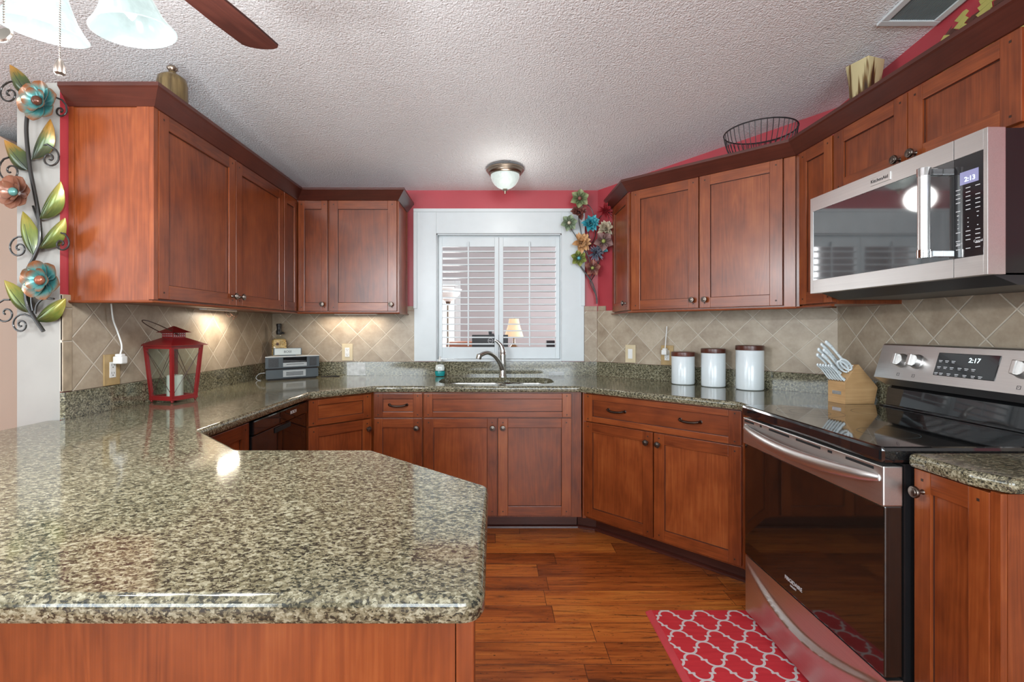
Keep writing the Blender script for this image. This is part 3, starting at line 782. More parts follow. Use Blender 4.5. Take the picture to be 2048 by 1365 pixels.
def door(parent, x0, x1, z0, z1, kn=None, pulls=(), name='door', yb=0.0, th=0.020, st=0.058, rl=0.056, drawer=False, pegs=True):
    """shaker front; its back lies on y=yb, its face at yb-th"""
    m = MB(); yf = yb-th; bv = 0.0018
    if drawer: st2, rl2 = st*0.85, 0.032 if (z1-z0) < 0.17 else rl
    else: st2, rl2 = st, rl
    m.box(x0, x0+st2, yf, yb, z0, z1, 'z', bev=bv); m.box(x1-st2, x1, yf, yb, z0, z1, 'z', bev=bv)
    m.box(x0+st2, x1-st2, yf, yb, z0, z0+rl2, 'x', bev=bv); m.box(x0+st2, x1-st2, yf, yb, z1-rl2, z1, 'x', bev=bv)
    m.box(x0+st2-0.002, x1-st2+0.002, yf+0.009, yb-0.002, z0+rl2-0.002, z1-rl2+0.002, 'x' if drawer else 'z')
    # dark line where panel meets frame
    g = 0.0022
    a, b_, c, d = x0+st2, x1-st2, z0+rl2, z1-rl2
    for q in ((a, a+g, c, d), (b_-g, b_, c, d), (a, b_, c, c+g), (a, b_, d-g, d)):
        m.box(q[0], q[1], yf+0.0075, yf+0.0095, q[2], q[3], mi=1)
    if pegs:
        ps = 0.0035
        for px in (x0+st2*0.5, x1-st2*0.5):
            for pz in ((z0+rl2*0.45, z1-rl2*0.45)): m.box(px-ps, px+ps, yf-0.0007, yf+0.001, pz-ps, pz+ps, mi=2)
    o = m.build(name, ['cherry', 'groove', 'peg'], parent)
    if kn: knob(o, kn[0], yf, kn[1])
    for (px, pz) in pulls: pull(o, px, yf+0.0093 if drawer else yf, pz)
    return o
def cabinet(name, label, loc, rot, foot, z0, z1, toe=None, group=None, rail=False):
    """foot: plan polygon in local coordinates, counter-clockwise"""
    c = thing(name, label, 'cabinet', loc, rot, group)
    m = MB(); m.prism(foot, z0, z1, 'z')
    m.build('cabinet_body', 'cherry', c)
    if toe:
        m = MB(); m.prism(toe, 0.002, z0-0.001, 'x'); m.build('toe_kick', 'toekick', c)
    return c
def rect(w, d, x0=0.0, y0=0.0): return [(x0, y0), (x0+w, y0), (x0+w, y0+d), (x0, y0+d)]
UZ0, UZ1 = 1.362, 2.104           # wall cabinets
DZ0, DZ1 = 1.370, 2.098           # their doors
# left run: body face X=-1.313, doors to -1.293
LX = -1.313
c = cabinet('wall_cabinet', 'two-door cherry wall cabinet on left wall above the red lantern', (LX, 1.848, 0), R(90), rect(1.139, 0.303), UZ0, UZ1)
door(c, 0.024, 0.580, DZ0, DZ1, (0.548, DZ0+0.045)); door(c, 0.586, 1.133, DZ0, DZ1, (0.618, DZ0+0.045))
m = MB(); m.box(-0.005, 0.0, -0.001, 0.045, UZ0, UZ1, 'z', bev=0.001); m.box(-0.005, 0.0, 0.285, 0.304, UZ0, UZ1, 'z', bev=0.001)
m.box(-0.004, 0.02, -0.019, 0.0, UZ0+0.003, UZ1, 'z', bev=0.001)
m.build('end_panel', 'cherry', c)
# corner cabinet, built in world axes
c = cabinet('corner_wall_cabinet', 'L-shaped cherry corner wall cabinet with two narrow bifold doors left of window', (-1.313, 3.21, 0), 0,
            [(0.0, 0.0), (0.222, 0.0), (0.222, 0.317), (-0.303, 0.317), (-0.303, -0.220), (0.0, -0.220)], UZ0, UZ1)
door(c, 0.026, 0.217, DZ0, DZ1, (0.187, DZ0+0.045), st=0.040)
# the other leaf faces +X
d2 = MB()
h = bpy.data.objects.new('door', None)
def turned_door(parent, loc, rot, w, z0, z1, kn=None, st=0.058):
    o = door(parent, 0, w, z0, z1, kn, st=st)
    o.location = loc; o.rotation_euler = (0, 0, rot); return o
bpy.data.objects.remove(h); d2.bm.free()
turned_door(c, (0.0, -0.216, 0), R(90), 0.190, DZ0, DZ1, None, 0.040)
c = cabinet('wall_cabinet', 'single-door cherry wall cabinet on back wall left of the window', (-1.089, 3.21, 0), 0, rect(0.456, 0.317), UZ0, UZ1)
door(c, 0.004, 0.448, DZ0, DZ1, (0.412, DZ0+0.045))
m = MB(); m.box(0.456, 0.461, 0.0, 0.02, UZ0, UZ1, bev=0.001); m.box(0.456, 0.461, 0.300, 0.317, UZ0, UZ1, bev=0.001); m.build('end_panel', 'cherry', c)
# right group
SQ = math.sqrt(0.5)
c = cabinet('diagonal_wall_cabinet', 'wide two-door cherry wall cabinet set diagonally above the canisters', (0.85, 3.008, 0), 0,
            [(0, 0), (0.641, -0.641), (0.915, -0.509), (0.0, 0.406)], UZ0, UZ1)
turned_door(c, (0.0, 0.0, 0), R(-45), 0.001, DZ0, DZ1) if False else None
o = door(c, 0.012, 0.423, DZ0, DZ1, (0.392, DZ0+0.045)); o.rotation_euler = (0, 0, R(-45))
o = door(c, 0.429, 0.838, DZ0, DZ1, (0.462, DZ0+0.045)); o.rotation_euler = (0, 0, R(-45))
m = MB(); m.box(0.842, 0.892, -0.012, 0, UZ0, UZ1, 'z', bev=0.001); o = m.build('filler_strip', 'cherry', c); o.rotation_euler = (0, 0, R(-45))
o = door(c, 0.0, 0.385, DZ0, DZ1, (0.345, DZ0+0.045), st=0.05); o.rotation_euler = (0, 0, R(-90)); o.location = (0.0, 0.392, 0)
RXF = 1.491
c = cabinet('wall_cabinet', 'narrow cherry wall cabinet left of the microwave', (RXF, 2.345, 0), R(-90), rect(0.238, 0.285), UZ0, UZ1)
door(c, 0.006, 0.232, DZ0, DZ1, None, st=0.052)
c = cabinet('wall_cabinet', 'short two-door cherry wall cabinet above the microwave', (RXF, 2.105, 0), R(-90), rect(0.757, 0.285), 1.822, UZ1)
door(c, 0.004, 0.377, 1.834, DZ1, (0.345, 1.868)); door(c, 0.381, 0.752, 1.834, DZ1, (0.412, 1.868))

def sweep(name, path, prof, mat, label, cat, closed=False):
    """prof: (offset towards the room, z). path: plan points left to right seen from the room"""
    m = MB(); n = len(path); rows = []
    for i, p in enumerate(path):
        p = Vector(p)
        ds = []
        if i > 0: ds.append((p-Vector(path[i-1])).normalized())
        if i < n-1: ds.append((Vector(path[i+1])-p).normalized())
        ns = [Vector((d.y, -d.x)) for d in ds]
        if len(ns) == 2: k = (ns[0]+ns[1])/(1+ns[0].dot(ns[1]))
        else: k = ns[0]
        rows.append([m.bm.verts.new((p.x+k.x*o_, p.y+k.y*o_, z)) for o_, z in prof])
    L = len(prof)
    for i in range(n-1):
        ln_ = (Vector(path[i+1])-Vector(path[i])).length
        ou = random.uniform(0, 30)
        for j in range(L):
            j2 = (j+1) % L
            f = m.bm.faces.new((rows[i][j], rows[i+1][j], rows[i+1][j2], rows[i][j2]))
            us = [(ou, j*.03), (ou+ln_, j*.03), (ou+ln_, j*.03+.05), (ou, j*.03+.05)]
            for l, u in zip(f.loops, us): l[m.uv].uv = u
    m.bm.faces.new(rows[0]); m.bm.faces.new(rows[-1][::-1])
    bmesh.ops.recalc_face_normals(m.bm, faces=m.bm.faces[:])
    return tag(m.build(name, mat), label, cat)
CROWN = [(0.0, 2.0985), (0.006, 2.0995), (0.046, 2.150), (0.052, 2.156), (0.052, 2.170), (0.032, 2.170), (0.0, 2.125)]
sweep('crown_moulding', [(-1.617, 1.847), (-1.295, 1.847), (-1.295, 3.192), (-0.634, 3.192), (-0.634, 3.527)], CROWN, 'crown',
      'dark cherry crown moulding along tops of left and back wall cabinets', 'crown moulding')
sweep('crown_moulding', [(0.832, 3.445), (0.832, 3.000), (1.4725, 2.3595), (1.4725, 1.348), (1.778, 1.348)], CROWN, 'crown',
      'dark cherry crown moulding along tops of right hand wall cabinets', 'crown moulding')
RAIL = [(0.0, 1.352), (0.012, 1.352), (0.016, 1.356), (0.014, 1.3615), (0.0, 1.3615)]
sweep('light_rail', [(-1.617, 1.847), (-1.305, 1.847), (-1.305, 3.202), (-0.634, 3.202), (-0.634, 3.52)], RAIL, 'cherry',
      'thin cherry light rail under left and back wall cabinets', 'trim')
sweep('light_rail', [(0.842, 3.42), (0.842, 3.004), (1.4825, 2.3635), (1.4825, 2.112)], RAIL, 'cherry',
      'thin cherry light rail under right hand wall cabinets', 'trim')

# base cabinets
BZ0, BZ1 = 0.125, 0.876
DRZ0, DRZ1 = 0.727, 0.868; BDZ0, BDZ1 = 0.140, 0.720
BY = 2.907
c = cabinet('base_cabinet', 'two-door cherry sink base cabinet under the window', (-0.422, BY, 0), 0, rect(0.945, 0.615), BZ0, BZ1-0.0, [(0, 0.155), (0.945, 0.155), (0.945, 0.17), (0, 0.17)])
bpy.data.objects.remove([o for o in c.children if o.name.startswith('cabinet_body')][0])
m = MB()   # open carcass so the bowls hang inside
m.box(0, 0.945, 0, 0.02, BZ0, BZ1, 'z'); m.box(0, 0.018, 0.02, 0.60, BZ0, BZ1); m.box(0.927, 0.945, 0.02, 0.60, BZ0, BZ1); m.box(0.018, 0.927, 0.02, 0.60, BZ0, BZ0+0.018)
m.build('cabinet_body', 'cherry', c)
door(c, 0.004, 0.882, DRZ0, DRZ1, None, name='drawer_front', drawer=True, st=0.062)
door(c, 0.004, 0.440, BDZ0, BDZ1, (0.412, BDZ1-0.055)); door(c, 0.446, 0.882, BDZ0, BDZ1, (0.474, BDZ1-0.055))
c = cabinet('base_cabinet', 'narrow one-drawer cherry base cabinet left of the sink cabinet', (-0.722, BY, 0), 0, rect(0.299, 0.612), BZ0, BZ1, [(0, 0.155), (0.299, 0.155), (0.299, 0.17), (0, 0.17)])
door(c, 0.006, 0.294, DRZ0, DRZ1, None, [(0.150, 0.800)], name='drawer', drawer=True, st=0.062); door(c, 0.006, 0.294, BDZ0, BDZ1, (0.262, BDZ1-0.055), st=0.052)
# diagonal corner base, left: face line Y-X=3.63
c = cabinet('corner_base_cabinet', 'diagonal cherry corner base cabinet beside the dishwasher', (-1.026, 2.604, 0), 0,
            [(0, 0), (0.303, 0.303), (0.303, 0.915), (-0.585, 0.915), (-0.585, 0.0)], BZ0, BZ1,
            [(-0.15, 0.10), (0.25, 0.46), (0.25, 0.48), (-0.15, 0.12)])
o = door(c, 0.022, 0.404, DRZ0, DRZ1, None, name='drawer', drawer=True, st=0.062); o.rotation_euler = (0, 0, R(45))
o = door(c, 0.022, 0.404, BDZ0, BDZ1, (0.376, BDZ1-0.055)); o.rotation_euler = (0, 0, R(45))
# left run
c = cabinet('base_cabinet', 'cherry base cabinet near side of the dishwasher under left counter', (-1.028, 1.625, 0), R(90), rect(0.378, 0.585), BZ0, BZ1, [(0, 0.10), (0.378, 0.10), (0.378, 0.115), (0, 0.115)])
door(c, 0.006, 0.372, 0.14, 0.868, None)
# peninsula
pen = [(-1.50, 0.665), (-0.045, 0.665), (-0.045, 1.035), (-0.36, 1.33), (-0.74, 1.33), (-1.02, 1.60), (-1.50, 1.60)]
c = cabinet('peninsula_cabinet', 'cherry panelled peninsula base under the near granite counter', (0, 0, 0), 0, pen, 0.10, BZ1,
            [(-1.50, 0.72), (-0.10, 0.72), (-0.10, 1.02), (-0.38, 1.27), (-1.50, 1.27)])
m = MB(); m.box(-1.50, -0.052, 0.648, 0.6645, 0.002, BZ1, 'z'); m.build('back_panel', 'cherry', c)
m = MB(); m.box(-0.0505, -0.0265, 0.644, 0.690, 0.002, BZ1, 'z', bev=0.002); m.build('corner_post', 'cherry', c)
# right diagonal base: face line X+Y=3.453
c = cabinet('diagonal_base_cabinet', 'wide diagonal cherry base cabinet with full-width drawer under the canisters', (0.546, 2.907, 0), 0,
            [(0, 0), (0.628, -0.628), (0.628, -0.795), (1.22, -0.795), (1.22, -0.43), (0.22, 0.58), (0, 0.58)], BZ0, BZ1,
            [(-0.018, 0.155), (0.09, 0.115), (0.71, -0.505), (0.73, -0.485), (0.10, 0.14), (-0.018, 0.17)])
o = door(c, 0.0, 0.878, DRZ0-0.02, DRZ1, None, [(0.215, 0.790), (0.635, 0.790)], name='drawer', drawer=True, st=0.068); o.rotation_euler = (0, 0, R(-45))
o.location = (0.0035, -0.0035, 0)
for (a, b_, k) in ((0.0, 0.437, 0.405), (0.443, 0.878, 0.472)):
    o = door(c, a, b_, BDZ0, DRZ0-0.026, (k, DRZ0-0.082)); o.rotation_euler = (0, 0, R(-45)); o.location = (0.0035, -0.0035, 0)
m = MB(); m.prism([(-0.018, 0.0), (0, 0), (0.002, -0.018), (-0.016, -0.014)], BZ0, BZ1); m.build('filler_strip', 'cherry', c)
c = cabinet('base_cabinet', 'narrow cherry end base cabinet right of the stove', (1.172, 1.334, 0), R(-90), rect(0.222, 0.60), 0.10, BZ1, [(0, 0.06), (0.222, 0.06), (0.222, 0.075), (0, 0.075)])
door(c, 0.004, 0.205, 0.115, 0.872, (0.030, 0.815), st=0.050)
m = MB(); m.box(0.2225, 0.228, 0.0, 0.60, 0.10, BZ1, 'z'); m.box(0.205, 0.2275, -0.016, -0.0005, 0.10, BZ1, 'z', bev=0.001); m.build('end_panel', 'cherry', c)

# shoe moulding on the floor along the toe kicks
sweep('shoe_moulding', [(-0.70, 3.061), (0.529, 3.061), (0.634, 3.020), (1.254, 2.400)], [(0.0, 0.001), (0.017, 0.001), (0.015, 0.012), (0.004, 0.018), (0.0, 0.018)], 'crown',
      'thin wood shoe moulding along the toe kicks', 'moulding')

# ------------------------------------------------------------------ dishwasher
c = thing('dishwasher', 'black dishwasher under left counter between two cherry cabinets', 'dishwasher', (-1.026, 2.008, 0), R(90))
m = MB(); m.box(0.002, 0.592, 0.0, 0.57, 0.10, 0.872); m.box(0.02, 0.575, 0.05, 0.5, 0.0, 0.10); m.build('dishwasher_body', 'black_enamel', c)
m = MB(); m.box(0.004, 0.590, -0.022, -0.001, 0.12, 0.805, bev=0.004); m.build('door', 'black_gloss', c)
m = MB(); m.box(0.004, 0.590, -0.030, -0.001, 0.809, 0.870, bev=0.006); o = m.build('control_strip', 'black_gloss', c)
m = MB(); m.box(0.21, 0.38, -0.026, -0.0225, 0.775, 0.798, bev=0.002); m.build('handle_recess', 'dark_cavity', c)
text('BOSCH', 0.022, 'white_print', c, T(0.40, -0.0305, 0.842) @ RX90)

# ------------------------------------------------------------------ sink and faucet
c = thing('kitchen_sink', 'undermount stainless double bowl sink below the window', 'sink', (0.0, 3.18, 0.877))
def bowl(x0, x1, y0, y1, depth, name, label):
    m = MB(); rings = []
    for (d, z) in ((-0.010, 0.0), (0.002, 0.0), (0.006, -0.02), (0.016, -depth+0.03), (0.05, -depth), (0.12, -depth-0.004)):
        rings.append([m.bm.verts.new((p[0], p[1], z)) for p in rrect(x0+d, x1-d, y0+d, y1-d, max(0.105-d*0.6, 0.02), 8)])
    for A, B in zip(rings, rings[1:]):
        for k in range(len(A)):
            f = m.bm.faces.new((A[k], A[(k+1) % len(A)], B[(k+1) % len(A)], B[k])); f.smooth = True
    m.bm.faces.new(rings[-1])
    bmesh.ops.recalc_face_normals(m.bm, faces=m.bm.faces[:])
    for f in m.bm.faces: f.normal_flip()
    m.lathe([(0.0, 0.002), (0.02, 0.003), (0.04, 0.001), (0.042, -0.002)], 18, T((x0+x1)/2, (y0+y1)/2, -depth-0.001))
    o = m.build(name, 'nickel', c); plabel(o, label)
bowl(-0.352, 0.085, -0.19, 0.19, 0.20, 'sink_bowl', 'larger left bowl'); bowl(0.105, 0.382, -0.175, 0.185, 0.17, 'sink_bowl', 'smaller right bowl')
c = thing('kitchen_faucet', 'satin nickel single-lever faucet behind the sink', 'faucet', (0.062, 3.425, CT+0.0005))
m = MB(); m.lathe([(0.0, 0), (0.027, 0), (0.027, 0.006), (0.0235, 0.012), (0.0225, 0.08), (0.0235, 0.15), (0.0235, 0.165), (0.018, 0.172), (0, 0.173)], 24); m.build('faucet_body', 'nickel', c)
m = MB(); pts = bez([(0.0, -0.01, 0.055), (-0.018, -0.03, 0.095), (-0.055, -0.075, 0.148), (-0.10, -0.13, 0.176), (-0.138, -0.17, 0.170), (-0.160, -0.19, 0.158)], 5)
m.tube(pts, [0.019-0.006*math.sin(math.pi*i/(len(pts)-1)*0.9) for i in range(len(pts))], 14)
m.lathe([(0.0, 0), (0.0175, 0), (0.019, 0.01), (0.018, 0.03), (0.0, 0.03)], 16, T(-0.166, -0.195, 0.138) @ Matrix.Rotation(R(14), 4, 'Y')); m.build('spout', 'nickel', c)
m = MB(); pts = bez([(0.0, 0, 0.172), (-0.002, 0, 0.195), (-0.014, 0.0, 0.222), (-0.036, -0.004, 0.246), (-0.056, -0.008, 0.258)], 5)
m.tube(pts, [0.0225-0.015*(i/(len(pts)-1))**0.8 for i in range(len(pts))], 12, flat=(1, 0.75)); m.build('lever_handle', 'nickel', c)

# ------------------------------------------------------------------ range
c = thing('electric_range', 'stainless and black glass-top electric range between cherry cabinets', 'stove', (1.085, 2.103, 0), R(-90))
RW = 0.760
m = MB(); m.box(0.002, RW-0.002, 0.052, 0.68, 0.03, 0.878); m.box(0.03, RW-0.03, 0.09, 0.6, 0.0, 0.03)
for z in (0.2, ): m.box(RW-0.004, RW+0.0, 0.09, 0.115, 0.25, 0.80, bev=0.001)
m.build('range_body', 'black_enamel', c)
m = MB(); m.box(0.0, RW, -0.012, 0.60, 0.880, 0.925, bev=0.010)
def ring(cx, cy, r0, w=0.0016):
    n = 48; a = [m.bm.verts.new((cx+(r0)*math.cos(2*math.pi*k/n), cy+r0*math.sin(2*math.pi*k/n), 0.9253)) for k in range(n)]
    b_ = [m.bm.verts.new((cx+(r0-w)*math.cos(2*math.pi*k/n), cy+(r0-w)*math.sin(2*math.pi*k/n), 0.9253)) for k in range(n)]
    for k in range(n):
        f = m.bm.faces.new((a[k], a[(k+1) % n], b_[(k+1) % n], b_[k])); f.material_index = 1
for cx, cy, r0 in ((0.19, 0.16, 0.115), (0.19, 0.16, 0.07), (0.19, 0.42, 0.08), (0.57, 0.16, 0.08), (0.57, 0.42, 0.115), (0.57, 0.42, 0.07), (0.38, 0.46, 0.05)): ring(cx, cy, r0)
m.build('cooktop', ['cooktop', 'ring_mark'], c)
# back guard
m = MB(); m.extr([(0.0, 0.600, 0.905), (0.0, 0.612, 0.928), (0.0, 0.622, 1.000), (0.0, 0.640, 1.012), (0.0, 0.672, 1.012), (0.0, 0.672, 0.905)], (RW, 0, 0), 'x')
m.box(0.01, RW-0.01, 0.575, 0.60, 0.9255, 0.932, bev=0.002)
m.build('lower_backguard', 'black_gloss', c)
m = MB(); m.extr([(0.0, 0.600, 1.040), (0.0, 0.592, 1.050), (0.0, 0.556+0.0, 1.052)][:0]+[(0.0, 0.612, 1.014), (0.0, 0.562, 1.047), (0.0, 0.603, 1.184), (0.0, 0.612, 1.190), (0.0, 0.672, 1.190), (0.0, 0.672, 1.014)], (RW, 0, 0), 'x')
pan = m.build('control_panel', 'steel', c)
pd = Vector((0, 0.603-0.562, 1.184-1.047)).normalized(); pang = math.atan2(pd.y, pd.z)    # lean of the panel
def PM(x, s): return T(x, 0.562+pd.y*s, 1.047+pd.z*s) @ Matrix.Rotation(-pang, 4, 'X')
m = MB(); m.box(-0.112, 0.112, -0.0025, 0.002, -0.044, 0.044, bev=0.002, mat=PM(0.385, 0.078)); disp = m.build('display_screen', 'panel_glass', c)
text('2:17', 0.024, 'digits', disp, PM(0.385+0.03, 0.098) @ T(0, -0.003, 0) @ RX90)
m = MB()
for r_, row in enumerate(((-0.095, -0.07, -0.045), (-0.095, -0.07, -0.045, -0.015, 0.01, 0.035), (-0.1, -0.08, -0.05, -0.02, 0.01, 0.04, 0.065))):
    for x in row:
        m.box(x-0.007, x+0.007, -0.0032, -0.0026, 0.012-r_*0.024, 0.0145-r_*0.024, mat=PM(0.385, 0.078))
        m.box(x-0.005, x+0.005, -0.0032, -0.0026, 0.007-r_*0.024, 0.009-r_*0.024, mat=PM(0.385, 0.078))
m.build('printed_markings', 'white_print', disp)
kb = None
for x in (0.118, 0.190, 0.575, 0.645):
    if kb is None:
        m = MB(); m.lathe([(0.028, 0), (0.029, 0.004), (0.026, 0.006), (0.0245, 0.022), (0.023, 0.024), (0.0, 0.024)], 28, AXY)
        m.box(-0.007, 0.007, -0.040, -0.022, -0.023, 0.023, bev=0.003)
        kb = m.build('control_knob', 'steel', c)
        kb.matrix_local = PM(x, 0.080)
    else:
        q = copy_part(kb, c); q.matrix_local = PM(x, 0.080)
for x in (0.118, 0.190, 0.575, 0.645):
    m = MB(); frame_sq = ((-.006, .006, -.006, -.0048), (-.006, .006, .0048, .006), (-.006, -.0048, -.0048, .0048), (.0048, .006, -.0048, .0048), (-.002, .0, .0, .002))
    for q in frame_sq: m.box(x+q[0], x+q[1], -0.0006, 0.0004, q[2], q[3], mat=PM(0, 0.022))
    m.build('knob_marking', 'dark_print', pan)
# oven door
od = bpy.data.objects.new('oven_door', None); COL.objects.link(od); od.parent = c
m = MB(); m.box(0.004, RW-0.004, 0.0, 0.050, 0.283, 0.760, bev=0.004); m.build('oven_window', 'oven_glass', od)
m = MB(); m.box(0.002, RW-0.002, -0.006, 0.050, 0.760, 0.872, bev=0.004); 
m.build('top_band', 'steel', od)
for x0, w_ in ((0.015, 0.075), (0.135, 0.013), (0.20, 0.13), (0.37, 0.13), (0.535, 0.02), (0.615, 0.11)):
    m = MB(); m.box(x0, x0+w_, -0.0066, -0.004, 0.855, 0.863); m.build('vent_slot', 'dark_cavity', od)
m = MB(); N = 20; pts = []
for i in range(N+1):
    t = i/N; x = 0.018+t*(RW-0.036); bow = math.sin(math.pi*t)**0.55
    pts.append((x, -0.004-0.046*bow, 0.836-0.020*math.sin(math.pi*t)))
m.tube(pts, [0.010+0.013*math.sin(math.pi*i/N)**0.5 for i in range(N+1)], 14, flat=(0.75, 1.0)); plabel(m.build('door_handle', 'steel', od), 'bowed stainless bar handle')
text('FRIGIDAIRE', 0.020, 'white_print', od, T(0.345, -0.0008, 0.330) @ RX90)
text('GALLERY', 0.009, 'white_print', od, T(0.345, -0.0008, 0.314) @ RX90)
# drawer
m = MB(); nx, nz = 90, 44; vs = []
for j in range(nz+1):
    row = []
    for i in range(nx+1):
        t = i/nx; z = 0.034+(0.276-0.034)*j/nz; x = 0.003+t*(RW-0.006)
        zc = 0.250-0.085*math.sin(math.pi*t); d = z-zc
        y = 0.004-0.022*math.exp(-(max(-d, 0)/0.060)**2)*math.exp(-(max(d, 0)/0.010)**2)*math.sin(math.pi*t)**0.5
        row.append(m.bm.verts.new((x, y, z)))
    vs.append(row)
for j in range(nz):
    for i in range(nx): f = m.bm.faces.new((vs[j][i], vs[j][i+1], vs[j+1][i+1], vs[j+1][i])); f.smooth = True
m.box(0.003, RW-0.003, 0.012, 0.050, 0.034, 0.276)
m.box(0.003, 0.0035, 0.0045, 0.012, 0.034, 0.276); m.box(RW-0.0035, RW-0.003, 0.0045, 0.012, 0.034, 0.276); m.box(0.003, RW-0.003, 0.0045, 0.012, 0.2755, 0.276)
m.build('storage_drawer', 'steel', c)

# ------------------------------------------------------------------ microwave
c = thing('over_range_microwave', 'stainless over-the-range microwave hung above the stove', 'microwave', (1.365, 2.093, 1.405), R(-90))
MW, MH = 0.752, 0.408
m = MB(); m.box(0.002, MW-0.002, 0.052, 0.40, 0.004, MH-0.002); m.build('microwave_body', 'black_enamel', c)
m = MB(); m.extr([(0.03, 0.03, 0.0), (0.03, 0.40, 0.0), (0.03, 0.40, -0.028), (0.03, 0.10, -0.028)], (MW-0.045, 0, 0)); m.build('vent_base', 'black_plastic', c)
dx = 0.652
dr = bpy.data.objects.new('door', None); COL.objects.link(dr); dr.parent = c
def frame(m, x0, x1, z0, z1, gx0, gx1, gz0, gz1, y0=0.0, y1=0.050):
    for q in ((x0, gx0, z0, z1), (gx1, x1, z0, z1), (gx0, gx1, z0, gz0), (gx0, gx1, gz1, z1)):
        if q[1]-q[0] > 1e-4 and q[3]-q[2] > 1e-4: m.box(q[0], q[1], y0, y1, q[2], q[3], 'x', bev=0.0008)
m = MB(); frame(m, 0.0, dx, 0.0, MH, 0.018, dx, 0.056, 0.350); m.build('door_frame', 'steel', dr)
m = MB(); m.box(0.0185, dx, 0.002, 0.048, 0.0565, 0.3495); m.build('door_glass', 'mirror_glass', dr)
m = MB(); m.tube([(dx-0.045, -0.048, 0.078), (dx-0.045, -0.048, 0.328)], 0.0155, 20)
m.build('door_handle', 'steel', dr)
m = MB()
for z in (0.078, 0.328):
    m.lathe([(0.0, -0.012), (0.0175, -0.012), (0.0175, 0.012), (0.0, 0.012)], 20, T(dx-0.045, -0.048, z)); m.box(dx-0.055, dx-0.035, -0.045, 0.002, z-0.010, z+0.010, bev=0.002)
m.build('handle_bracket', 'chrome', dr)
m = MB(); m.box(0.335, 0.425, -0.003, 0.0, 0.364, 0.392, bev=0.001); bd = m.build('badge', 'steel', dr)
text('KitchenAid', 0.017, 'dark_print', bd, T(0.378, -0.0034, 0.378) @ RX90)
m = MB(); frame(m, dx+0.002, MW, 0.0, MH, dx+0.002, MW-0.012, 0.056, 0.350); cp = m.build('control_panel', 'steel', c)
m = MB(); m.box(dx+0.002, MW-0.0125, 0.001, 0.048, 0.0565, 0.3495); kp = m.build('keypad', 'panel_glass', cp)
m = MB(); m.box(dx+0.020, dx+0.074, 0.0, 0.0012, 0.268, 0.305); sc_ = m.build('display_screen', 'lcd', cp)
text('2:13', 0.019, 'digits', cp, T(dx+0.050, -0.0006, 0.281) @ RX90)
m = MB()
for k in range(15):
    z = 0.255-k*0.0125
    for j, x in enumerate((dx+0.014, dx+0.044, dx+0.072)):
        if (k*3+j) % 7 == 5: continue
        wd = 0.006 if 6 <= k <= 9 else 0.013
        wd = 0.003 if 7 <= k <= 9 else wd
        m.box(x-wd/2, x+wd/2, 0.0, 0.0008, z, z+0.0022)
m.build('printed_markings', 'white_print', kp)
text('Cancel', 0.0095, 'white_print', kp, T(dx+0.073, 0.0006, 0.098) @ RX90); text('Start', 0.0095, 'white_print', kp, T(dx+0.018, 0.0006, 0.098) @ RX90)

# ------------------------------------------------------------------ canisters
for (px, Yc, r_, h_, lb) in ((1366, 2.985, 0.0675, 0.198, 'shortest white ceramic canister with dark wood lid, beside the outlet'),
                         (1426.5, 2.858, 0.0665, 0.224, 'middle white ceramic canister with dark wood lid'),
                         (1499.5, 2.715, 0.0715, 0.247, 'tallest white ceramic canister with dark wood lid, nearest the knife block')):
    c = thing('canister', lb, 'canister', ((px-CXP)*Yc/FPX, Yc, CT+0.0006), 0, 'white canisters with wood lids')
    m = MB(); m.lathe([(0, 0), (r_-0.006, 0), (r_-0.001, 0.004), (r_, 0.012), (r_, h_-0.030), (r_-0.002, h_-0.027), (0, h_-0.027)], 40); m.build('jar', 'white_ceramic', c)
    m = MB(); m.lathe([(0, h_-0.0265), (r_+0.0015, h_-0.0265), (r_+0.002, h_-0.024), (r_+0.0015, h_-0.003), (r_-0.002, h_), (0, h_)], 40); m.build('lid', 'lidwood', c)

# ------------------------------------------------------------------ knife block and knives
KL = Vector((1.562, 2.268, CT+0.0006)); KR = R(8)
c = thing('knife_block', 'beech knife block full of white handled knives beside the stove', 'knife block', KL, KR)
# local: x right (towards wall), y away from camera; profile in xz, width along y
prof = [(0.0, 0), (0.148, 0), (0.165, 0.072), (0.160, 0.080), (0.068, 0.178), (0.060, 0.176), (0.0, 0.096)]
KW = 0.094
m = MB(); m.extr([(x, 0.0, z) for x, z in prof], (0, -KW, 0), 'x'); m.build('block', 'blockwood', c)
m = MB(); m.box(-0.0015, 0.0, -0.073, -0.025, 0.040, 0.056, bev=0.0006); m.build('maker_plate', 'chrome', c)
sd = Vector((0.060, 0, 0.080)).normalized()
m = MB(); m.box(0.0, 0.018, -0.028, 0.028, 0.0, 0.0012, mat=T(0.0475, -KW/2-0.004, 0.1600) @ Matrix.Rotation(-math.atan2(sd.z, sd.x), 4, 'Y') @ T(0, 0, 0.0005)); plabel(m.build('paper_label', 'white_plastic', c), 'white label on the sloping top')
Mk = Matrix.Translation(KL) @ Matrix.Rotation(KR, 4, 'Z')
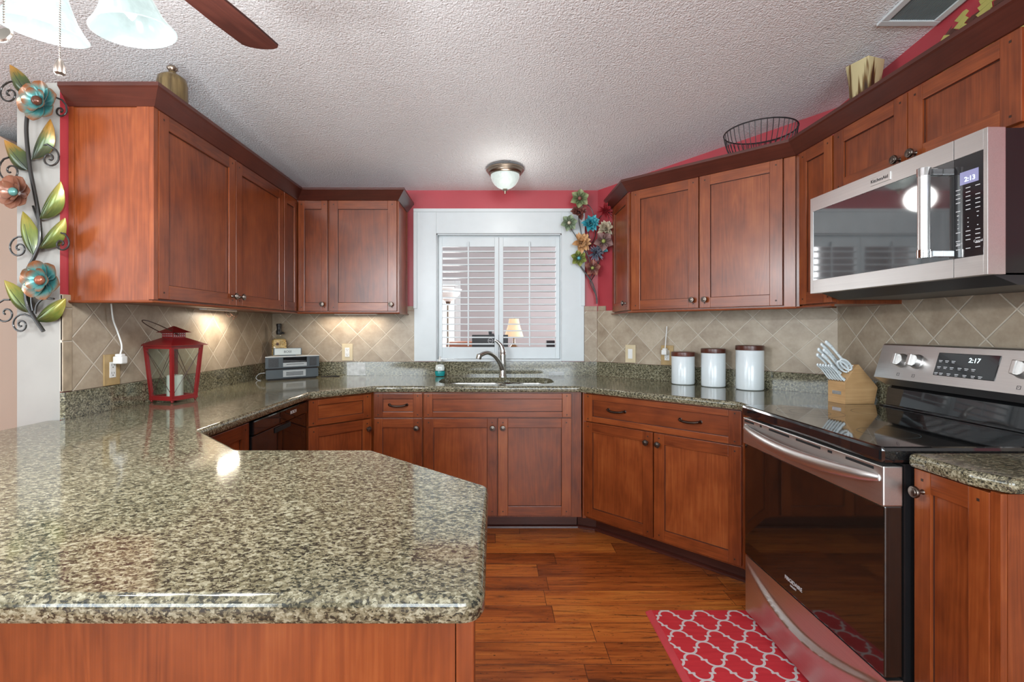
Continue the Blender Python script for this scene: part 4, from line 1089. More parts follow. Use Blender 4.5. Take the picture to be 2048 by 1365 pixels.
def knife(px, py, pz, L, r_, el, label, az=0.0, grp='white handled knives in the block'):
    d = Vector((-math.cos(el), az, math.sin(el))).normalized()
    o = thing('knife', label, 'knife', Mk @ Vector((px, py, pz)), KR, grp)
    m = MB(); up = Vector((0, 1, 0))
    p = [d*(L*t) + Vector((0, 0, -0.35*r_*math.sin(math.pi*t*2))) for t in [i/10 for i in range(11)]]
    m.tube([d*-0.004+d*0.004+q for q in p], [r_*(0.82+0.18*math.cos(2*math.pi*t*1.0)) for t in [i/10 for i in range(11)]], 10, flat=(0.62, 1.0))
    m.ball(p[-1], r_*1.02, 6, sc=(0.8, 0.66, 1))
    m.build('handle', 'white_ceramic', o)
    m = MB()
    for t in (0.2, 0.5, 0.8):
        q = d*(L*t); m.lathe([(0, -0.0002), (0.0022, -0.0002), (0.0022, r_*0.75)], 8, T(*q) @ Matrix.Rotation(R(90), 4, 'X'))
    m.build('rivet', 'chrome', o)
    m = MB(); m.box(-0.0095, 0.0095, -0.0012, 0.0012, -0.012, 0.004, mat=T(*(d*0.002)) @ Matrix.Rotation(el-R(90), 4, 'Y')); m.build('blade', 'chrome', o)
    return o
EL = R(43)
for k in range(6):
    knife(0.004, -0.008-k*0.0156, 0.1075, 0.092, 0.0068, EL+R(2), ('frontmost', 'second', 'third', 'fourth', 'fifth', 'rearmost')[5-k]+' white steak knife in the lower row of the block', grp='white steak knives in the lower row')
UK = [(0.047, -0.018, 0.112, 'white knife in upper block, lowest at the rear'), (0.047, -0.048, 0.112, 'white knife in upper block, lowest in the middle'),
      (0.060, -0.018, 0.122, 'white knife in upper block, middle height at the rear'), (0.060, -0.046, 0.120, 'white knife in upper block, middle height near the centre'),
      (0.074, -0.024, 0.128, 'white knife in upper block, highest at the rear'), (0.076, -0.056, 0.140, 'longest white knife in upper block, highest at the front')]
for (x, y, L, lb) in UK:
    xk = (x-0.047)*1.05+0.024; z = 0.096+xk*sd.z/sd.x+0.006; knife(xk-0.004, y, z, L+0.012, 0.0086, EL, lb)
# shears: two loops
o = thing('kitchen_shears', 'white looped kitchen shears stuck in the front of knife block', 'scissors', Mk @ Vector((0.030, -0.080, 0.1475)), KR)
for s, nm in ((0.0, 'handle_loop'), (0.016, 'handle_loop')):
    m = MB(); pts = []
    for k in range(20):
        a = 2*math.pi*k/20; u = 0.034+0.034*math.cos(a); v = 0.016*math.sin(a)+s-0.004
        pts.append(Vector((-u*math.cos(EL)+v*0.6*math.sin(EL), -v*0.55, u*math.sin(EL)+v*0.8*math.cos(EL))))
    m.tube(pts, 0.0042, 8, closed=True); m.build(nm, 'white_ceramic', o)
m = MB(); m.box(-0.006, 0.006, -0.001, 0.001, -0.012, 0.006); m.build('blade', 'chrome', o)

# ------------------------------------------------------------------ lantern
LL = (-1.508, 2.285, CT+0.0006)
c = thing('lantern', 'red metal candle lantern with crossed wires standing on left counter', 'lantern', LL, R(-16))
hb, ht = 0.0605, 0.078; zb_, zt = 0.016, 0.262
m = MB()
def q4(h, z): return [Vector((sx*h, sy*h, z)) for sx, sy in ((-1, -1), (1, -1), (1, 1), (-1, 1))]
B4, T4 = q4(hb, zb_), q4(ht, zt)
for a, b_ in zip(B4, T4):
    m.bm.verts.index_update(); s_ = 0.0065
    vs = [m.bm.verts.new(p+Vector((dx_*s_, dy_*s_, 0))) for p in (a, b_) for dx_, dy_ in ((-1, -1), (1, -1), (1, 1), (-1, 1))]
    for f in ((0, 1, 5, 4), (1, 2, 6, 5), (2, 3, 7, 6), (3, 0, 4, 7), (3, 2, 1, 0), (4, 5, 6, 7)): m.bm.faces.new([vs[i] for i in f])
m.box(-hb-0.008, hb+0.008, -hb-0.008, hb+0.008, 0.010, 0.019, bev=0.001)
m.box(-ht-0.006, ht+0.006, -ht-0.006, ht+0.006, zt-0.004, zt+0.002)
for sx, sy in ((-1, 0), (1, 0), (0, -1), (0, 1)):
    w_ = hb+0.004; 
    m.box(sx*hb-(0.006 if sx else w_), sx*hb+(0.006 if sx else w_), sy*hb-(0.006 if sy else w_), sy*hb+(0.006 if sy else w_), 0.019, 0.030)
    w_ = ht+0.002
    m.box(sx*ht-(0.005 if sx else w_), sx*ht+(0.005 if sx else w_), sy*ht-(0.005 if sy else w_), sy*ht+(0.005 if sy else w_), zt-0.014, zt-0.004)
m.build('lantern_frame', 'lantern_red', c)
m = MB()
for a, b_ in zip(B4, [Vector((0, 0, 0))]*4): m.ball((a.x, a.y, 0.0065), 0.0065, 6)
m.build('ball_foot', 'lantern_red', c)
m = MB()
def pyr(h0, z0, h1, z1):
    a = [m.bm.verts.new(p) for p in q4(h0, z0)]; b_ = [m.bm.verts.new(p) for p in q4(h1, z1)]
    for k in range(4): m.bm.faces.new((a[k], a[(k+1) % 4], b_[(k+1) % 4], b_[k]))
    m.bm.faces.new(a[::-1]); m.bm.faces.new(b_)
pyr(0.098, zt+0.002, 0.034, zt+0.036); pyr(0.050, zt+0.060, 0.002, zt+0.090); pyr(0.098, zt, 0.098, zt+0.0022)
m.build('roof', 'lantern_red', c)
m = MB(); pyr(0.033, zt+0.0355, 0.033, zt+0.0605)
for sx in (-1, 1):
    for k in range(6):
        for r2 in range(2):
            x = -0.026+k*0.0104; z = zt+0.042+r2*0.010
            m.box(x-0.002, x+0.002, sx*0.0332-0.0004, sx*0.0332+0.0004, z, z+0.004, mi=1); m.box(sx*0.0332-0.0004, sx*0.0332+0.0004, x-0.002, x+0.002, z, z+0.004, mi=1)
m.build('chimney', ['lantern_red', 'radio_silver'], c)
for k in range(4):
    a0, a1 = B4[k], B4[(k+1) % 4]; b0, b1 = T4[k], T4[(k+1) % 4]; z3 = Vector((0, 0, 0.014)); zt3 = Vector((0, 0, -0.014))
    m = MB(); m.tube([a0+z3, b1+zt3], 0.0013, 5); m.tube([a1+z3, b0+zt3], 0.0013, 5); m.build('cross_wire', 'wire_brown', c)
    m = MB(); s_ = 0.93
    q = [m.bm.verts.new(Vector((p.x*s_, p.y*s_, p.z))) for p in (a0+z3, a1+z3, b1+zt3, b0+zt3)]; m.bm.faces.new(q)
    q2 = [m.bm.verts.new(Vector((v.co.x*0.985, v.co.y*0.985, v.co.z))) for v in q]; m.bm.faces.new(q2[::-1])
    for j in range(4): m.bm.faces.new((q[(j+1) % 4], q[j], q2[j], q2[(j+1) % 4]))
    m.build('glass_pane', 'glass', c)
m = MB(); pts = []
Ri = Matrix.Rotation(R(16), 3, 'Z'); hm = Vector((0, -0.004, zt+0.046)); ha = Ri @ Vector((-0.050, -0.125, 0)) + Vector((0, 0, 0.070))
for k in range(21):
    a = math.pi*k/20; pts.append(hm+Vector((0.037*math.cos(a)*(1+0.45*math.sin(a)), 0, 0))+ha*math.sin(a))
m.tube(pts, 0.0022, 6); m.build('handle', 'wire_brown', c)
o = thing('pillar_candle', 'ivory pillar candle standing inside the red lantern', 'candle', (LL[0]+0.004, LL[1]+0.002, CT+0.0202))
m = MB(); m.lathe([(0, 0), (0.034, 0), (0.034, 0.098), (0.030, 0.102), (0.02, 0.098), (0, 0.097)], 24); m.build('wax_body', 'wax', o)
m = MB(); m.tube([(0, 0, 0.097), (0.001, 0, 0.108)], 0.0012, 5); m.build('wick', 'black_plastic', o)

# ------------------------------------------------------------------ outlets, switches, plugs, cords
def plate(loc, rot, w_, h_, mat, label, kind='outlet', cat='outlet'):
    o = thing('wall_outlet' if kind == 'outlet' else 'light_switch', label, cat, loc, rot)
    m = MB(); m.box(-w_/2, w_/2, -0.006, 0.0, -h_/2, h_/2, bev=0.002); m.build('cover_plate', mat, o)
    m = MB(); m.box(-0.0165, 0.0165, -0.0085, -0.0061, -0.033, 0.033, bev=0.001)
    if kind == 'outlet':
        for s in (-1, 1):
            z = s*0.017
            m.box(-0.0072, -0.0052, -0.0089, -0.0084, z, z+0.008, mi=1); m.box(0.0052, 0.0072, -0.0089, -0.0084, z, z+0.007, mi=1)
            m.box(-0.0022, 0.0022, -0.0089, -0.0084, z-0.008, z-0.004, mi=1)
    m.build('receptacle' if kind == 'outlet' else 'rocker', ['white_plastic', 'dark_print'], o)
    return o
def plug(loc, rot, cord_pts, label):
    o = thing('plug_and_cord', label, 'plug', loc, rot)
    m = MB(); m.box(-0.017, 0.017, -0.040, -0.001, -0.016, 0.016, bev=0.005); m.box(-0.012, 0.012, -0.034, -0.006, 0.014, 0.026, bev=0.004); m.build('plug_body', 'white_plastic', o)
    m = MB(); m.tube(bez(cord_pts, 6), 0.0032, 7); m.build('cord', 'white_plastic', o)
    return o
tf = -1.6115
Yo = 1.6115*FPX/(988-222); plate((tf, Yo, EYE-(740-CYP)*Yo/FPX), R(90), 0.085, 0.130, 'almond_plate', 'wood-toned outlet plate on tile beside the red lantern')
plug((tf+0.009, Yo+0.012, 1.122), R(90), [(0.0, -0.02, 0.022), (0.006, -0.022, 0.06), (-0.004, -0.012, 0.12), (-0.022, -0.008, 0.17), (-0.030, -0.006, 0.237)], 'white plug and cord hanging above outlet by the red lantern')
plate(P(695, 705, 3.5215)+Vector((0, 0, 0)), 0, 0.078, 0.122, 'pale_plate', 'almond outlet plate on back wall tile left of the window')
def dg(px, off=0.0115):     # point on the diagonal tile face
    r_ = (px-CXP)/FPX; s_ = 4.286-off*1.4142; Y = s_/(1+r_); return Vector((r_*Y, Y, 0))
p = dg(1261.5); p.z = EYE-(708-CYP)*p.y/FPX; plate(p, R(-45), 0.078, 0.122, 'pale_plate', 'almond light switch plate on diagonal tile wall', 'switch', 'switch')
p = dg(1335); p.z = EYE-(711-CYP)*p.y/FPX; plate(p, R(-45), 0.085, 0.128, 'almond_plate', 'wood-toned outlet plate behind the shortest canister')
plug(p+Vector((-0.006-0.003, -0.006, 0.020)), R(-45), [(0.0, -0.02, 0.022), (0.003, -0.02, 0.05), (0.001, -0.010, 0.09), (0.004, -0.008, 0.13), (0.006, -0.007, 0.168)], 'white plug and cord hanging beside the shortest canister')
# wires tucked under the left cabinet
o = thing('dangling_wires', 'loose grey wires dangling under left wall cabinet', 'wire', (-1.56, 2.86, 1.352))
m = MB(); m.tube(bez([(0, -0.05, 0.0), (0.0, -0.03, -0.018), (0, 0.0, -0.03), (0, 0.02, -0.02), (0, 0.045, -0.042), (0, 0.06, -0.02), (0, 0.05, 0.0)], 5), 0.0018, 6); m.build('wire', 'wire_brown', o)
m = MB(); m.tube(bez([(0, -0.03, 0.0), (0.01, 0.0, -0.012), (0.01, 0.03, -0.025), (0.01, 0.05, -0.034), (0.01, 0.07, -0.012), (0.01, 0.075, 0.0)], 5), 0.0018, 6); m.build('wire', 'wire_brown', o)
# film patches on the upstand
a, b_ = P(694, 727, 3.5095), P(731, 751, 3.5095)
m = MB(); m.box(a.x, b_.x, 3.5082, 3.5096, b_.z, a.z+0.004); m.box(a.x+0.02, b_.x-0.004, 3.5074, 3.5082, b_.z, a.z-0.012)
tag(m.build('clear_film', 'tape'), 'frosted clear film stuck to granite upstand below the almond outlet', 'film')
a, b_ = P(1097, 744, 3.5095), P(1128, 751, 3.5095)
m = MB(); m.box(a.x, b_.x, 3.5082, 3.5096, b_.z, a.z)
tag(m.build('clear_film', 'tape'), 'small strip of frosted film on upstand right of the faucet', 'film')

# ------------------------------------------------------------------ radio stack, speaker, corner bottle
RR = R(42); RO = Vector((-1.352, 3.262, CT+0.0006))    # centre of the front bottom edge
def trap(m, w0, w1, d, z0, z1, y0=0.0, **k): return m.prism([(-w0/2, y0), (w0/2, y0), (w1/2, y0+d), (-w1/2, y0+d)], z0, z1, **k)
c = thing('disc_changer', 'graphite disc changer base standing in the left counter corner', 'music player', RO, RR)
m = MB(); trap(m, 0.345, 0.20, 0.125, 0.010, 0.068); m.build('changer_body', 'radio', c)
m = MB(); trap(m, 0.32, 0.19, 0.11, 0.0, 0.010, 0.006); m.build('foot', 'black_plastic', c)
m = MB(); m.box(-0.065, 0.085, -0.002, 0.0, 0.018, 0.062); 
for z in (0.028, 0.037, 0.046): m.box(-0.045, 0.068, -0.0028, -0.002, z, z+0.004, mi=1)
m.build('slot_panel', ['radio_silver', 'black_plastic'], c)
c = thing('table_radio', 'graphite tabletop radio with white top stacked on the disc changer', 'radio', RO+Vector((0, 0, 0.0684)), RR)
m = MB(); trap(m, 0.355, 0.20, 0.128, 0.010, 0.083, -0.004); m.build('radio_body', 'radio', c)
m = MB(); trap(m, 0.33, 0.19, 0.11, 0.0, 0.010, 0.004); m.build('foot', 'black_plastic', c)
m = MB(); trap(m, 0.357, 0.202, 0.130, 0.0832, 0.088, -0.005); m.build('top_cover', 'radio_white', c)
m = MB(); m.box(-0.066, 0.090, -0.0065, -0.0042, 0.044, 0.080); m.build('display_screen', 'black_gloss', c)
m = MB(); m.box(-0.066, 0.090, -0.0065, -0.0042, 0.018, 0.044); m.box(-0.045, 0.070, -0.0072, -0.0065, 0.032, 0.035, mi=1); m.build('slot_panel', ['radio_silver', 'black_plastic'], c)
for xa_, xb_ in ((-0.158, -0.095), (0.110, 0.158)): m = MB(); m.box(xa_, xb_, -0.006, -0.0042, 0.018, 0.074); m.build('speaker_grille', 'radio_grille', c)
c = thing('mini_speaker', 'small silver portable speaker sitting on top of the radio', 'speaker', RO+Matrix.Rotation(RR, 3, 'Z') @ Vector((-0.020, 0.040, 0.157)), R(30))
m = MB(); m.extr([(-0.088, 0.0, 0.004), (-0.088, 0.036, 0.006), (-0.088, 0.030, 0.050), (-0.088, 0.004, 0.052)], (0.176, 0, 0)); m.box(-0.05, 0.05, 0.0, 0.035, 0.0, 0.004); m.build('speaker_body', 'radio', c)
m = MB(); m.extr([(-0.082, -0.0022, 0.007), (-0.082, 0.0, 0.007), (-0.082, 0.004, 0.049), (-0.082, 0.0015, 0.049)], (0.164, 0, 0)); g_ = m.build('speaker_grille', 'speaker_grille', c)
text('BOSE', 0.021, 'dark_print', g_, T(0.0, -0.0012, 0.027) @ Matrix.Rotation(R(-4), 4, 'X') @ RX90)
o = thing('thin_cable', 'thin dark cable lying behind the radio on the counter', 'cable', (0, 0, 0))
m = MB(); pp = bez([(-1.21, 3.405, CT+0.004), (-1.17, 3.43, CT+0.0035), (-1.12, 3.44, CT+0.0035), (-1.10, 3.45, CT+0.0035), (-1.15, 3.47, CT+0.0035)], 6)
m.tube(pp, 0.0028, 6); m.tube([q+Vector((0.0, -0.008, 0)) for q in pp], 0.0028, 6); m.build('cable', 'black_plastic', o)
o = thing('thin_cable', 'thin pale cable looped at the left side of the radio', 'cable', (0, 0, 0))
m = MB(); m.tube(bez([(-1.500, 3.180, CT+0.05), (-1.535, 3.175, CT+0.045), (-1.565, 3.19, CT+0.02), (-1.55, 3.18, CT+0.004), (-1.525, 3.17, CT+0.0035)], 6), 0.0022, 6); m.build('cable', 'radio_silver', o)
BL = Vector((-1.522, 3.435, CT+0.0006))
c = thing('bean_bottle', 'square glass bottle of layered beans with black stopper in the corner', 'bottle', BL, R(28))
def sqbot(m, pr, n=6, mi=0):
    rings = []
    for (h_, z, rr) in pr: rings.append([m.bm.verts.new((x, y, z)) for x, y in rrect(-h_, h_, -h_, h_, min(rr, h_*0.999), n)])
    for A, B in zip(rings, rings[1:]):
        for k in range(len(A)):
            f = m.bm.faces.new((A[k], A[(k+1) % len(A)], B[(k+1) % len(A)], B[k])); f.smooth = True; f.material_index = mi
    m.bm.faces.new(rings[0][::-1]).material_index = mi; m.bm.faces.new(rings[-1]).material_index = mi
m = MB(); sqbot(m, [(0.044, 0, 0.008), (0.046, 0.004, 0.01), (0.046, 0.250, 0.010), (0.040, 0.272, 0.02), (0.018, 0.284, 0.017), (0.015, 0.300, 0.0149)]); m.build('bottle_glass', 'glass', c)
m = MB(); sqbot(m, [(0.041, 0.150, 0.008), (0.041, 0.262, 0.010), (0.030, 0.268, 0.015)])
rnd = random.Random(3)
for k in range(150):
    s = rnd.choice((0, 1, 2, 3)); a = rnd.uniform(-0.037, 0.037); z = rnd.uniform(0.156, 0.255)
    x, y = ((a, -0.041), (0.041, a), (a, 0.041), (-0.041, a))[s]
    m.ball((x, y, z), 0.0058, 4, sc=(1, 1, 0.8))
o_ = m.build('bean_layer', 'seed', c); plabel(o_, 'yellow bean layer')
m = MB(); sqbot(m, [(0.041, 0.004, 0.008), (0.041, 0.149, 0.010)]); plabel(m.build('bean_layer', 'red_seed', c), 'red bean layer')
m = MB()
for (x, z) in ((-0.014, 0.232), (0.018, 0.188)):
    for k in range(7):
        a = 2*math.pi*k/7; m.leaf((x, -0.046, z), (x+0.014*math.cos(a), -0.0452, z+0.014*math.sin(a)), 0.006, (0, -1, 0), nu=3)
m.build('star_anise', 'star_brown', c)
m = MB(); m.lathe([(0, 0.298), (0.017, 0.298), (0.020, 0.310), (0.020, 0.322), (0.016, 0.330), (0.016, 0.352), (0.019, 0.362), (0.019, 0.372), (0.014, 0.376), (0, 0.376)], 20)
m.ball((0.026, -0.004, 0.309), 0.010, 6, sc=(1.2, 1, 0.8)); m.build('stopper', 'black_plastic', c)

# ------------------------------------------------------------------ soap bottle
p = P(880, 752, 3.455)
c = thing('soap_bottle', 'clear bottle of teal soap at the left end of the sink', 'soap bottle', (p.x, 3.455, CT+0.0006))
def oval(m, pr, sy=0.55):
    m.lathe(pr, 28, Matrix.Diagonal((1, sy, 1, 1)))
m = MB(); oval(m, [(0, 0), (0.030, 0), (0.034, 0.005), (0.037, 0.03), (0.0385, 0.055), (0.034, 0.080), (0.022, 0.096), (0.012, 0.102), (0.012, 0.108), (0, 0.108)]); m.build('bottle_glass', 'glass', c)
m = MB(); oval(m, [(0, 0.003), (0.029, 0.003), (0.0325, 0.007), (0.0355, 0.03), (0.036, 0.038), (0, 0.038)], 0.5); plabel(m.build('liquid_soap', 'soap', c), 'teal liquid soap')
m = MB(); oval(m, [(0, 0.042), (0.030, 0.042), (0.034, 0.060), (0.028, 0.082), (0, 0.088)], 0.45); plabel(m.build('bottle_label', 'white_plastic', c), 'white backing label')
m = MB(); m.box(-0.007, -0.003, -0.0175, -0.0165, 0.054, 0.057); m.box(0.003, 0.007, -0.0175, -0.0165, 0.054, 0.057); m.box(-0.010, 0.010, -0.0175, -0.0165, 0.074, 0.076); m.build('label_print', 'lantern_red', c)
m = MB(); m.lathe([(0, 0.108), (0.014, 0.108), (0.014, 0.122), (0.006, 0.126), (0.005, 0.136), (0.009, 0.138), (0.009, 0.142), (0, 0.143)], 16); m.build('cap', 'white_plastic', c)

# ------------------------------------------------------------------ things on top of the cabinets
p = Vector((-1.360, 2.05, UZ1+0.001))
c = thing('ceramic_bottle', 'olive bronze bottle with small stopper on top of left wall cabinet', 'bottle', p)
m = MB(); m.lathe([(0, 0), (0.050, 0), (0.057, 0.02), (0.058, 0.10), (0.057, 0.18), (0.052, 0.205), (0.035, 0.218), (0.016, 0.224), (0.013, 0.236), (0, 0.237)], 36); m.build('bottle_body', 'bottle', c)
m = MB(); m.lathe([(0, 0.237), (0.012, 0.237), (0.020, 0.246), (0.020, 0.252), (0.011, 0.262), (0.004, 0.264), (0, 0.265)], 20); m.build('stopper', 'brushbronze', c)
# wire bowl
p = Vector((1.424, 2.596, UZ1+0.001))
c = thing('wire_bowl', 'black wire bowl on top of the diagonal wall cabinet', 'bowl', p)
m = MB(); m.tube([(0.176*math.cos(2*math.pi*k/40), 0.176*math.sin(2*math.pi*k/40), 0.205) for k in range(40)], 0.0035, 6, closed=True); m.build('rim', 'black_plastic', c)
m = MB(); m.tube([(0.075*math.cos(2*math.pi*k/32), 0.075*math.sin(2*math.pi*k/32), 0.004) for k in range(32)], 0.0035, 6, closed=True); m.build('base_ring', 'black_plastic', c)
wm = None
for k in range(40):
    if wm is None:
        m = MB(); m.tube(bez([(0.075, 0, 0.004), (0.108, 0, 0.035), (0.142, 0, 0.09), (0.166, 0, 0.15), (0.176, 0, 0.205)], 3), 0.0019, 5); wm = m.build('wire', 'black_plastic', c)
    else: q = copy_part(wm, c); q.rotation_euler = (0, 0, 2*math.pi*k/40)
# square vase
p = Vector((1.625, 2.125, UZ1+0.001))
c = thing('square_vase', 'cream square flared vase with dark drips on top of right wall cabinet', 'vase', p, R(18))
m = MB(); sqbot(m, [(0.036, 0, 0.004), (0.038, 0.01, 0.004), (0.038, 0.10, 0.004), (0.042, 0.22, 0.004), (0.050, 0.312, 0.004), (0.045, 0.312, 0.004), (0.040, 0.20, 0.004)], 2)
tag(m.build('vase_body', 'vase', c), 'x', 'x'); 
q = c.children[0]; del q['label']; del q['category']
# woven tray leaning on the wall
p = Vector((1.738, 1.700, UZ1+0.001))
c = thing('woven_tray', 'oval brown and yellow woven tray leaning on the right wall above cabinets', 'basket', p)
RT = 0.196
m = MB(); k_ = 0
lean = Matrix.Rotation(R(9), 4, 'Y')
for ring_i in range(8):
    r0 = 0.014+ring_i*0.0225; nn = 2*max(4, int(2*math.pi*r0/0.034/2))
    for k in range(nn):
        a0 = 2*math.pi*k/nn; a1 = 2*math.pi*(k+0.95)/nn; up = (k+ring_i) % 2; x = -0.004-0.006*up
        vs = []
        for xx in (x, x-0.004):
            for (rr, aa) in ((r0, a0), (r0, a1), (r0+0.0215, a1), (r0+0.0215, a0)):
                vs.append(m.bm.verts.new(lean @ Vector((xx, 1.34*rr*math.cos(aa), rr*math.sin(aa)+RT))))
        for f in ((0, 1, 2, 3), (7, 6, 5, 4), (0, 4, 5, 1), (1, 5, 6, 2), (2, 6, 7, 3), (3, 7, 4, 0)):
            g_ = m.bm.faces.new([vs[i] for i in f]); g_.material_index = 0 if ((k+ring_i) % 2) else 1
bmesh.ops.recalc_face_normals(m.bm, faces=m.bm.faces[:])
m.build('woven_face', ['straw', 'straw_brown'], c)
m = MB(); m.tube([lean @ Vector((-0.004, 1.34*(RT-0.004)*math.cos(2*math.pi*k/40), (RT-0.004)*math.sin(2*math.pi*k/40)+RT)) for k in range(40)], 0.006, 8, closed=True); m.build('rim', 'straw_brown', c)
m = MB(); m.lathe([(0, -0.001), (RT-0.006, -0.001), (RT-0.006, 0.002), (0, 0.002)], 32, lean @ T(0, 0, RT) @ Matrix.Diagonal((1, 1.34, 1, 1)) @ Matrix.Rotation(R(90), 4, 'Y')); m.build('backing', 'straw_brown', c)

# ------------------------------------------------------------------ ceiling vent
vy0, vy1, vx0, vx1 = 1.56, 1.945, 1.53, 1.765
c = thing('ceiling_vent', 'grey rectangular air vent in the ceiling beside right wall', 'vent', ((vx0+vx1)/2, (vy0+vy1)/2, cz((vy0+vy1)/2)))
c.rotation_euler = (math.atan(-0.135), 0, 0)
hx, hy = (vx1-vx0)/2, (vy1-vy0)/2
m = MB(); f_ = 0.028
for q in ((-hx, hx, -hy, -hy+f_), (-hx, hx, hy-f_, hy), (-hx, -hx+f_, -hy+f_, hy-f_), (hx-f_, hx, -hy+f_, hy-f_)): m.box(q[0], q[1], q[2], q[3], -0.012, -0.001, bev=0.003)
m.build('vent_frame', 'white', c)
m = MB()
for k in range(26): 
    x = -hx+f_+0.003+k*(2*hx-2*f_-0.006)/25
    m.box(x-0.0012, x+0.0012, -hy+f_, hy-f_, -0.008, -0.002)
m.box(-hx+f_, hx-f_, -hy+f_, hy-f_, -0.004, -0.001)
plabel(m.build('vent_grille', plain('grey_vent_paint', (0.20, 0.24, 0.25), 0.5), c), 'grey slatted grille')

# ------------------------------------------------------------------ ceiling lamp over the sink
LC = Vector((0.073, 3.19, cz(3.19)))
c = thing('flush_ceiling_light', 'bronze rimmed alabaster bowl ceiling light above the sink', 'ceiling light', LC)
tilt = Matrix.Rotation(math.atan(-0.135), 4, 'X')
m = MB(); m.lathe([(0, -0.001), (0.118, -0.001), (0.124, -0.006), (0.124, -0.014), (0.117, -0.018), (0.117, -0.024), (0.110, -0.028), (0.108, -0.036), (0.100, -0.042), (0.096, -0.044), (0.090, -0.040), (0, -0.040)], 48); m.build('rim', 'brushbronze', c)
m = MB(); m.lathe([(0.094, -0.044), (0.093, -0.060), (0.086, -0.082), (0.070, -0.106), (0.048, -0.124), (0.024, -0.134), (0, -0.136)], 40); m.build('glass_bowl', 'bowl', c)
m = MB(); m.lathe([(0, -0.134), (0.016, -0.136), (0.018, -0.143), (0.008, -0.148), (0.006, -0.154), (0.008, -0.158), (0.004, -0.166), (0, -0.167)], 18); m.build('finial', 'brushbronze', c)
point('sink_lamp_light', LC+Vector((0, -0.16, -0.24)), 2.0, (1.0, 0.97, 0.92), 0.08)

# ------------------------------------------------------------------ ceiling fan
HUB = Vector((-0.836, 0.905, 0))
c = thing('ceiling_fan', 'dark bladed ceiling fan with lit bell-shaped glass shades', 'ceiling fan', (HUB.x, HUB.y, cz(HUB.y)))
zc = cz(HUB.y)
m = MB(); m.lathe([(0, 0.004), (0.07, 0.004), (0.07, -0.02), (0.045, -0.06), (0.014, -0.07), (0.014, 2.26-zc), (0.07, 2.25-zc), (0.11, 2.22-zc), (0.115, 2.14-zc), (0.09, 2.10-zc), (0.05, 2.08-zc), (0.05, 2.02-zc), (0.035, 2.0-zc), (0, 2.0-zc)], 32)
m.build('motor_housing', 'pewter', c)
bl0 = None
tip = Vector((-0.700, 1.475)); a0 = math.atan2(tip.y-HUB.y, tip.x-HUB.x)
for k in range(5):
    if bl0 is None:
        m = MB(); pts = []
        outl = [(0.17, -0.052), (0.30, -0.062), (0.46, -0.068), (0.565, -0.064)]
        for j in range(7): a = R(-80+160*j/6); pts.append((0.565+0.026*math.cos(a), 0.064*math.sin(a)/math.sin(R(80)) if abs(math.sin(a)) < 2 else 0))
        oo = outl+pts+[(x, -y) for x, y in outl[::-1]]
        m.prism(oo, -0.003, 0.003, 'x'); bl0 = m.build('fan_blade', 'blade', c, loc=(0, 0, 2.11-zc)); bl0.rotation_euler = (R(10), 0, a0)
        m = MB(); m.box(0.09, 0.20, -0.018, 0.018, -0.010, -0.003, bev=0.002); m.build('blade_bracket', 'pewter', bl0)
    else:
        q = copy_part(bl0, c); q.rotation_euler = (R(10), 0, a0+2*math.pi*k/5); q.location = (0, 0, 2.11-zc)
        for ch in bl0.children: copy_part(ch, q)
SH = [(-0.742, 1.0), (-0.93, 1.0), (-0.742, 0.81), (-0.93, 0.81)]
shp = []
prof = [(0.024, 0.122), (0.027, 0.112), (0.036, 0.085), (0.046, 0.055), (0.056, 0.030), (0.067, 0.012), (0.076, 0.0), (0.0735, -0.0015), (0.064, 0.011), (0.053, 0.030), (0.043, 0.055), (0.033, 0.085), (0.024, 0.110)]
s0 = None
for (x, y) in SH:
    dx_, dy_ = x-HUB.x, y-HUB.y; ang = math.atan2(dy_, dx_)
    lm = T(dx_, dy_, 1.868-zc) @ Matrix.Rotation(ang, 4, 'Z') @ Matrix.Rotation(R(-9), 4, 'Y')
    if s0 is None:
        m = MB(); m.lathe(prof, 40)
        for f in m.bm.faces:
            cc = f.calc_center_median(); f.normal_update()
            if f.normal.x*cc.x+f.normal.y*cc.y < 0: f.material_index = 1
        s0 = m.build('lamp_shade', ['shade', 'shade_in'], c); s0.matrix_local = lm
        m = MB(); m.lathe([(0, 0.02), (0.006, 0.026), (0.014, 0.040), (0.0175, 0.058), (0.015, 0.08), (0.010, 0.098), (0.010, 0.112), (0, 0.112)], 18); m.build('bulb', 'bulb', s0)
        m = MB(); m.lathe([(0, 0.112), (0.028, 0.112), (0.029, 0.128), (0.020, 0.145), (0, 0.15)], 20); m.tube(bez([(0, 0, 0.14), (-0.02, 0, 0.17), (-0.06, 0, 0.175), (-0.10, 0, 0.165)], 4), 0.006, 8); m.build('lamp_arm', 'pewter', s0)
        # the glass bells do not shade their own bulbs' light, so the lamp light sits in the mouth
        shp.append(s0)
    else:
        q = copy_part(s0, c); q.matrix_local = lm
        for ch in list(s0.children): copy_part(ch, q)
    pl = point('fan_bulb_light', (HUB.x+dx_*1.3, HUB.y+dy_*1.3, 1.765), 11.5, (0.97, 0.985, 1.0), 0.05)
m = MB()
for (cx, cy, zt_, zb2, pulln) in ((-0.8325-HUB.x, 0.930-HUB.y, 2.0, 1.763, 0), (-0.861-HUB.x, 0.852-HUB.y, 2.0, 1.785, 1)):
    n_ = int((zt_-zb2)/0.0045)
    for k in range(n_): m.ball((cx, cy, zt_-k*0.0045-zc), 0.0019, 3)
m.build('pull_chain', 'pewter', c)
m = MB(); m.lathe([(0, 0.02), (0.004, 0.018), (0.009, 0.004), (0.009, -0.008), (0.005, -0.012), (0, -0.012)], 10, T(-0.8325-HUB.x, 0.930-HUB.y, 1.752-zc)); m.build('chain_pull', 'pewter', c)
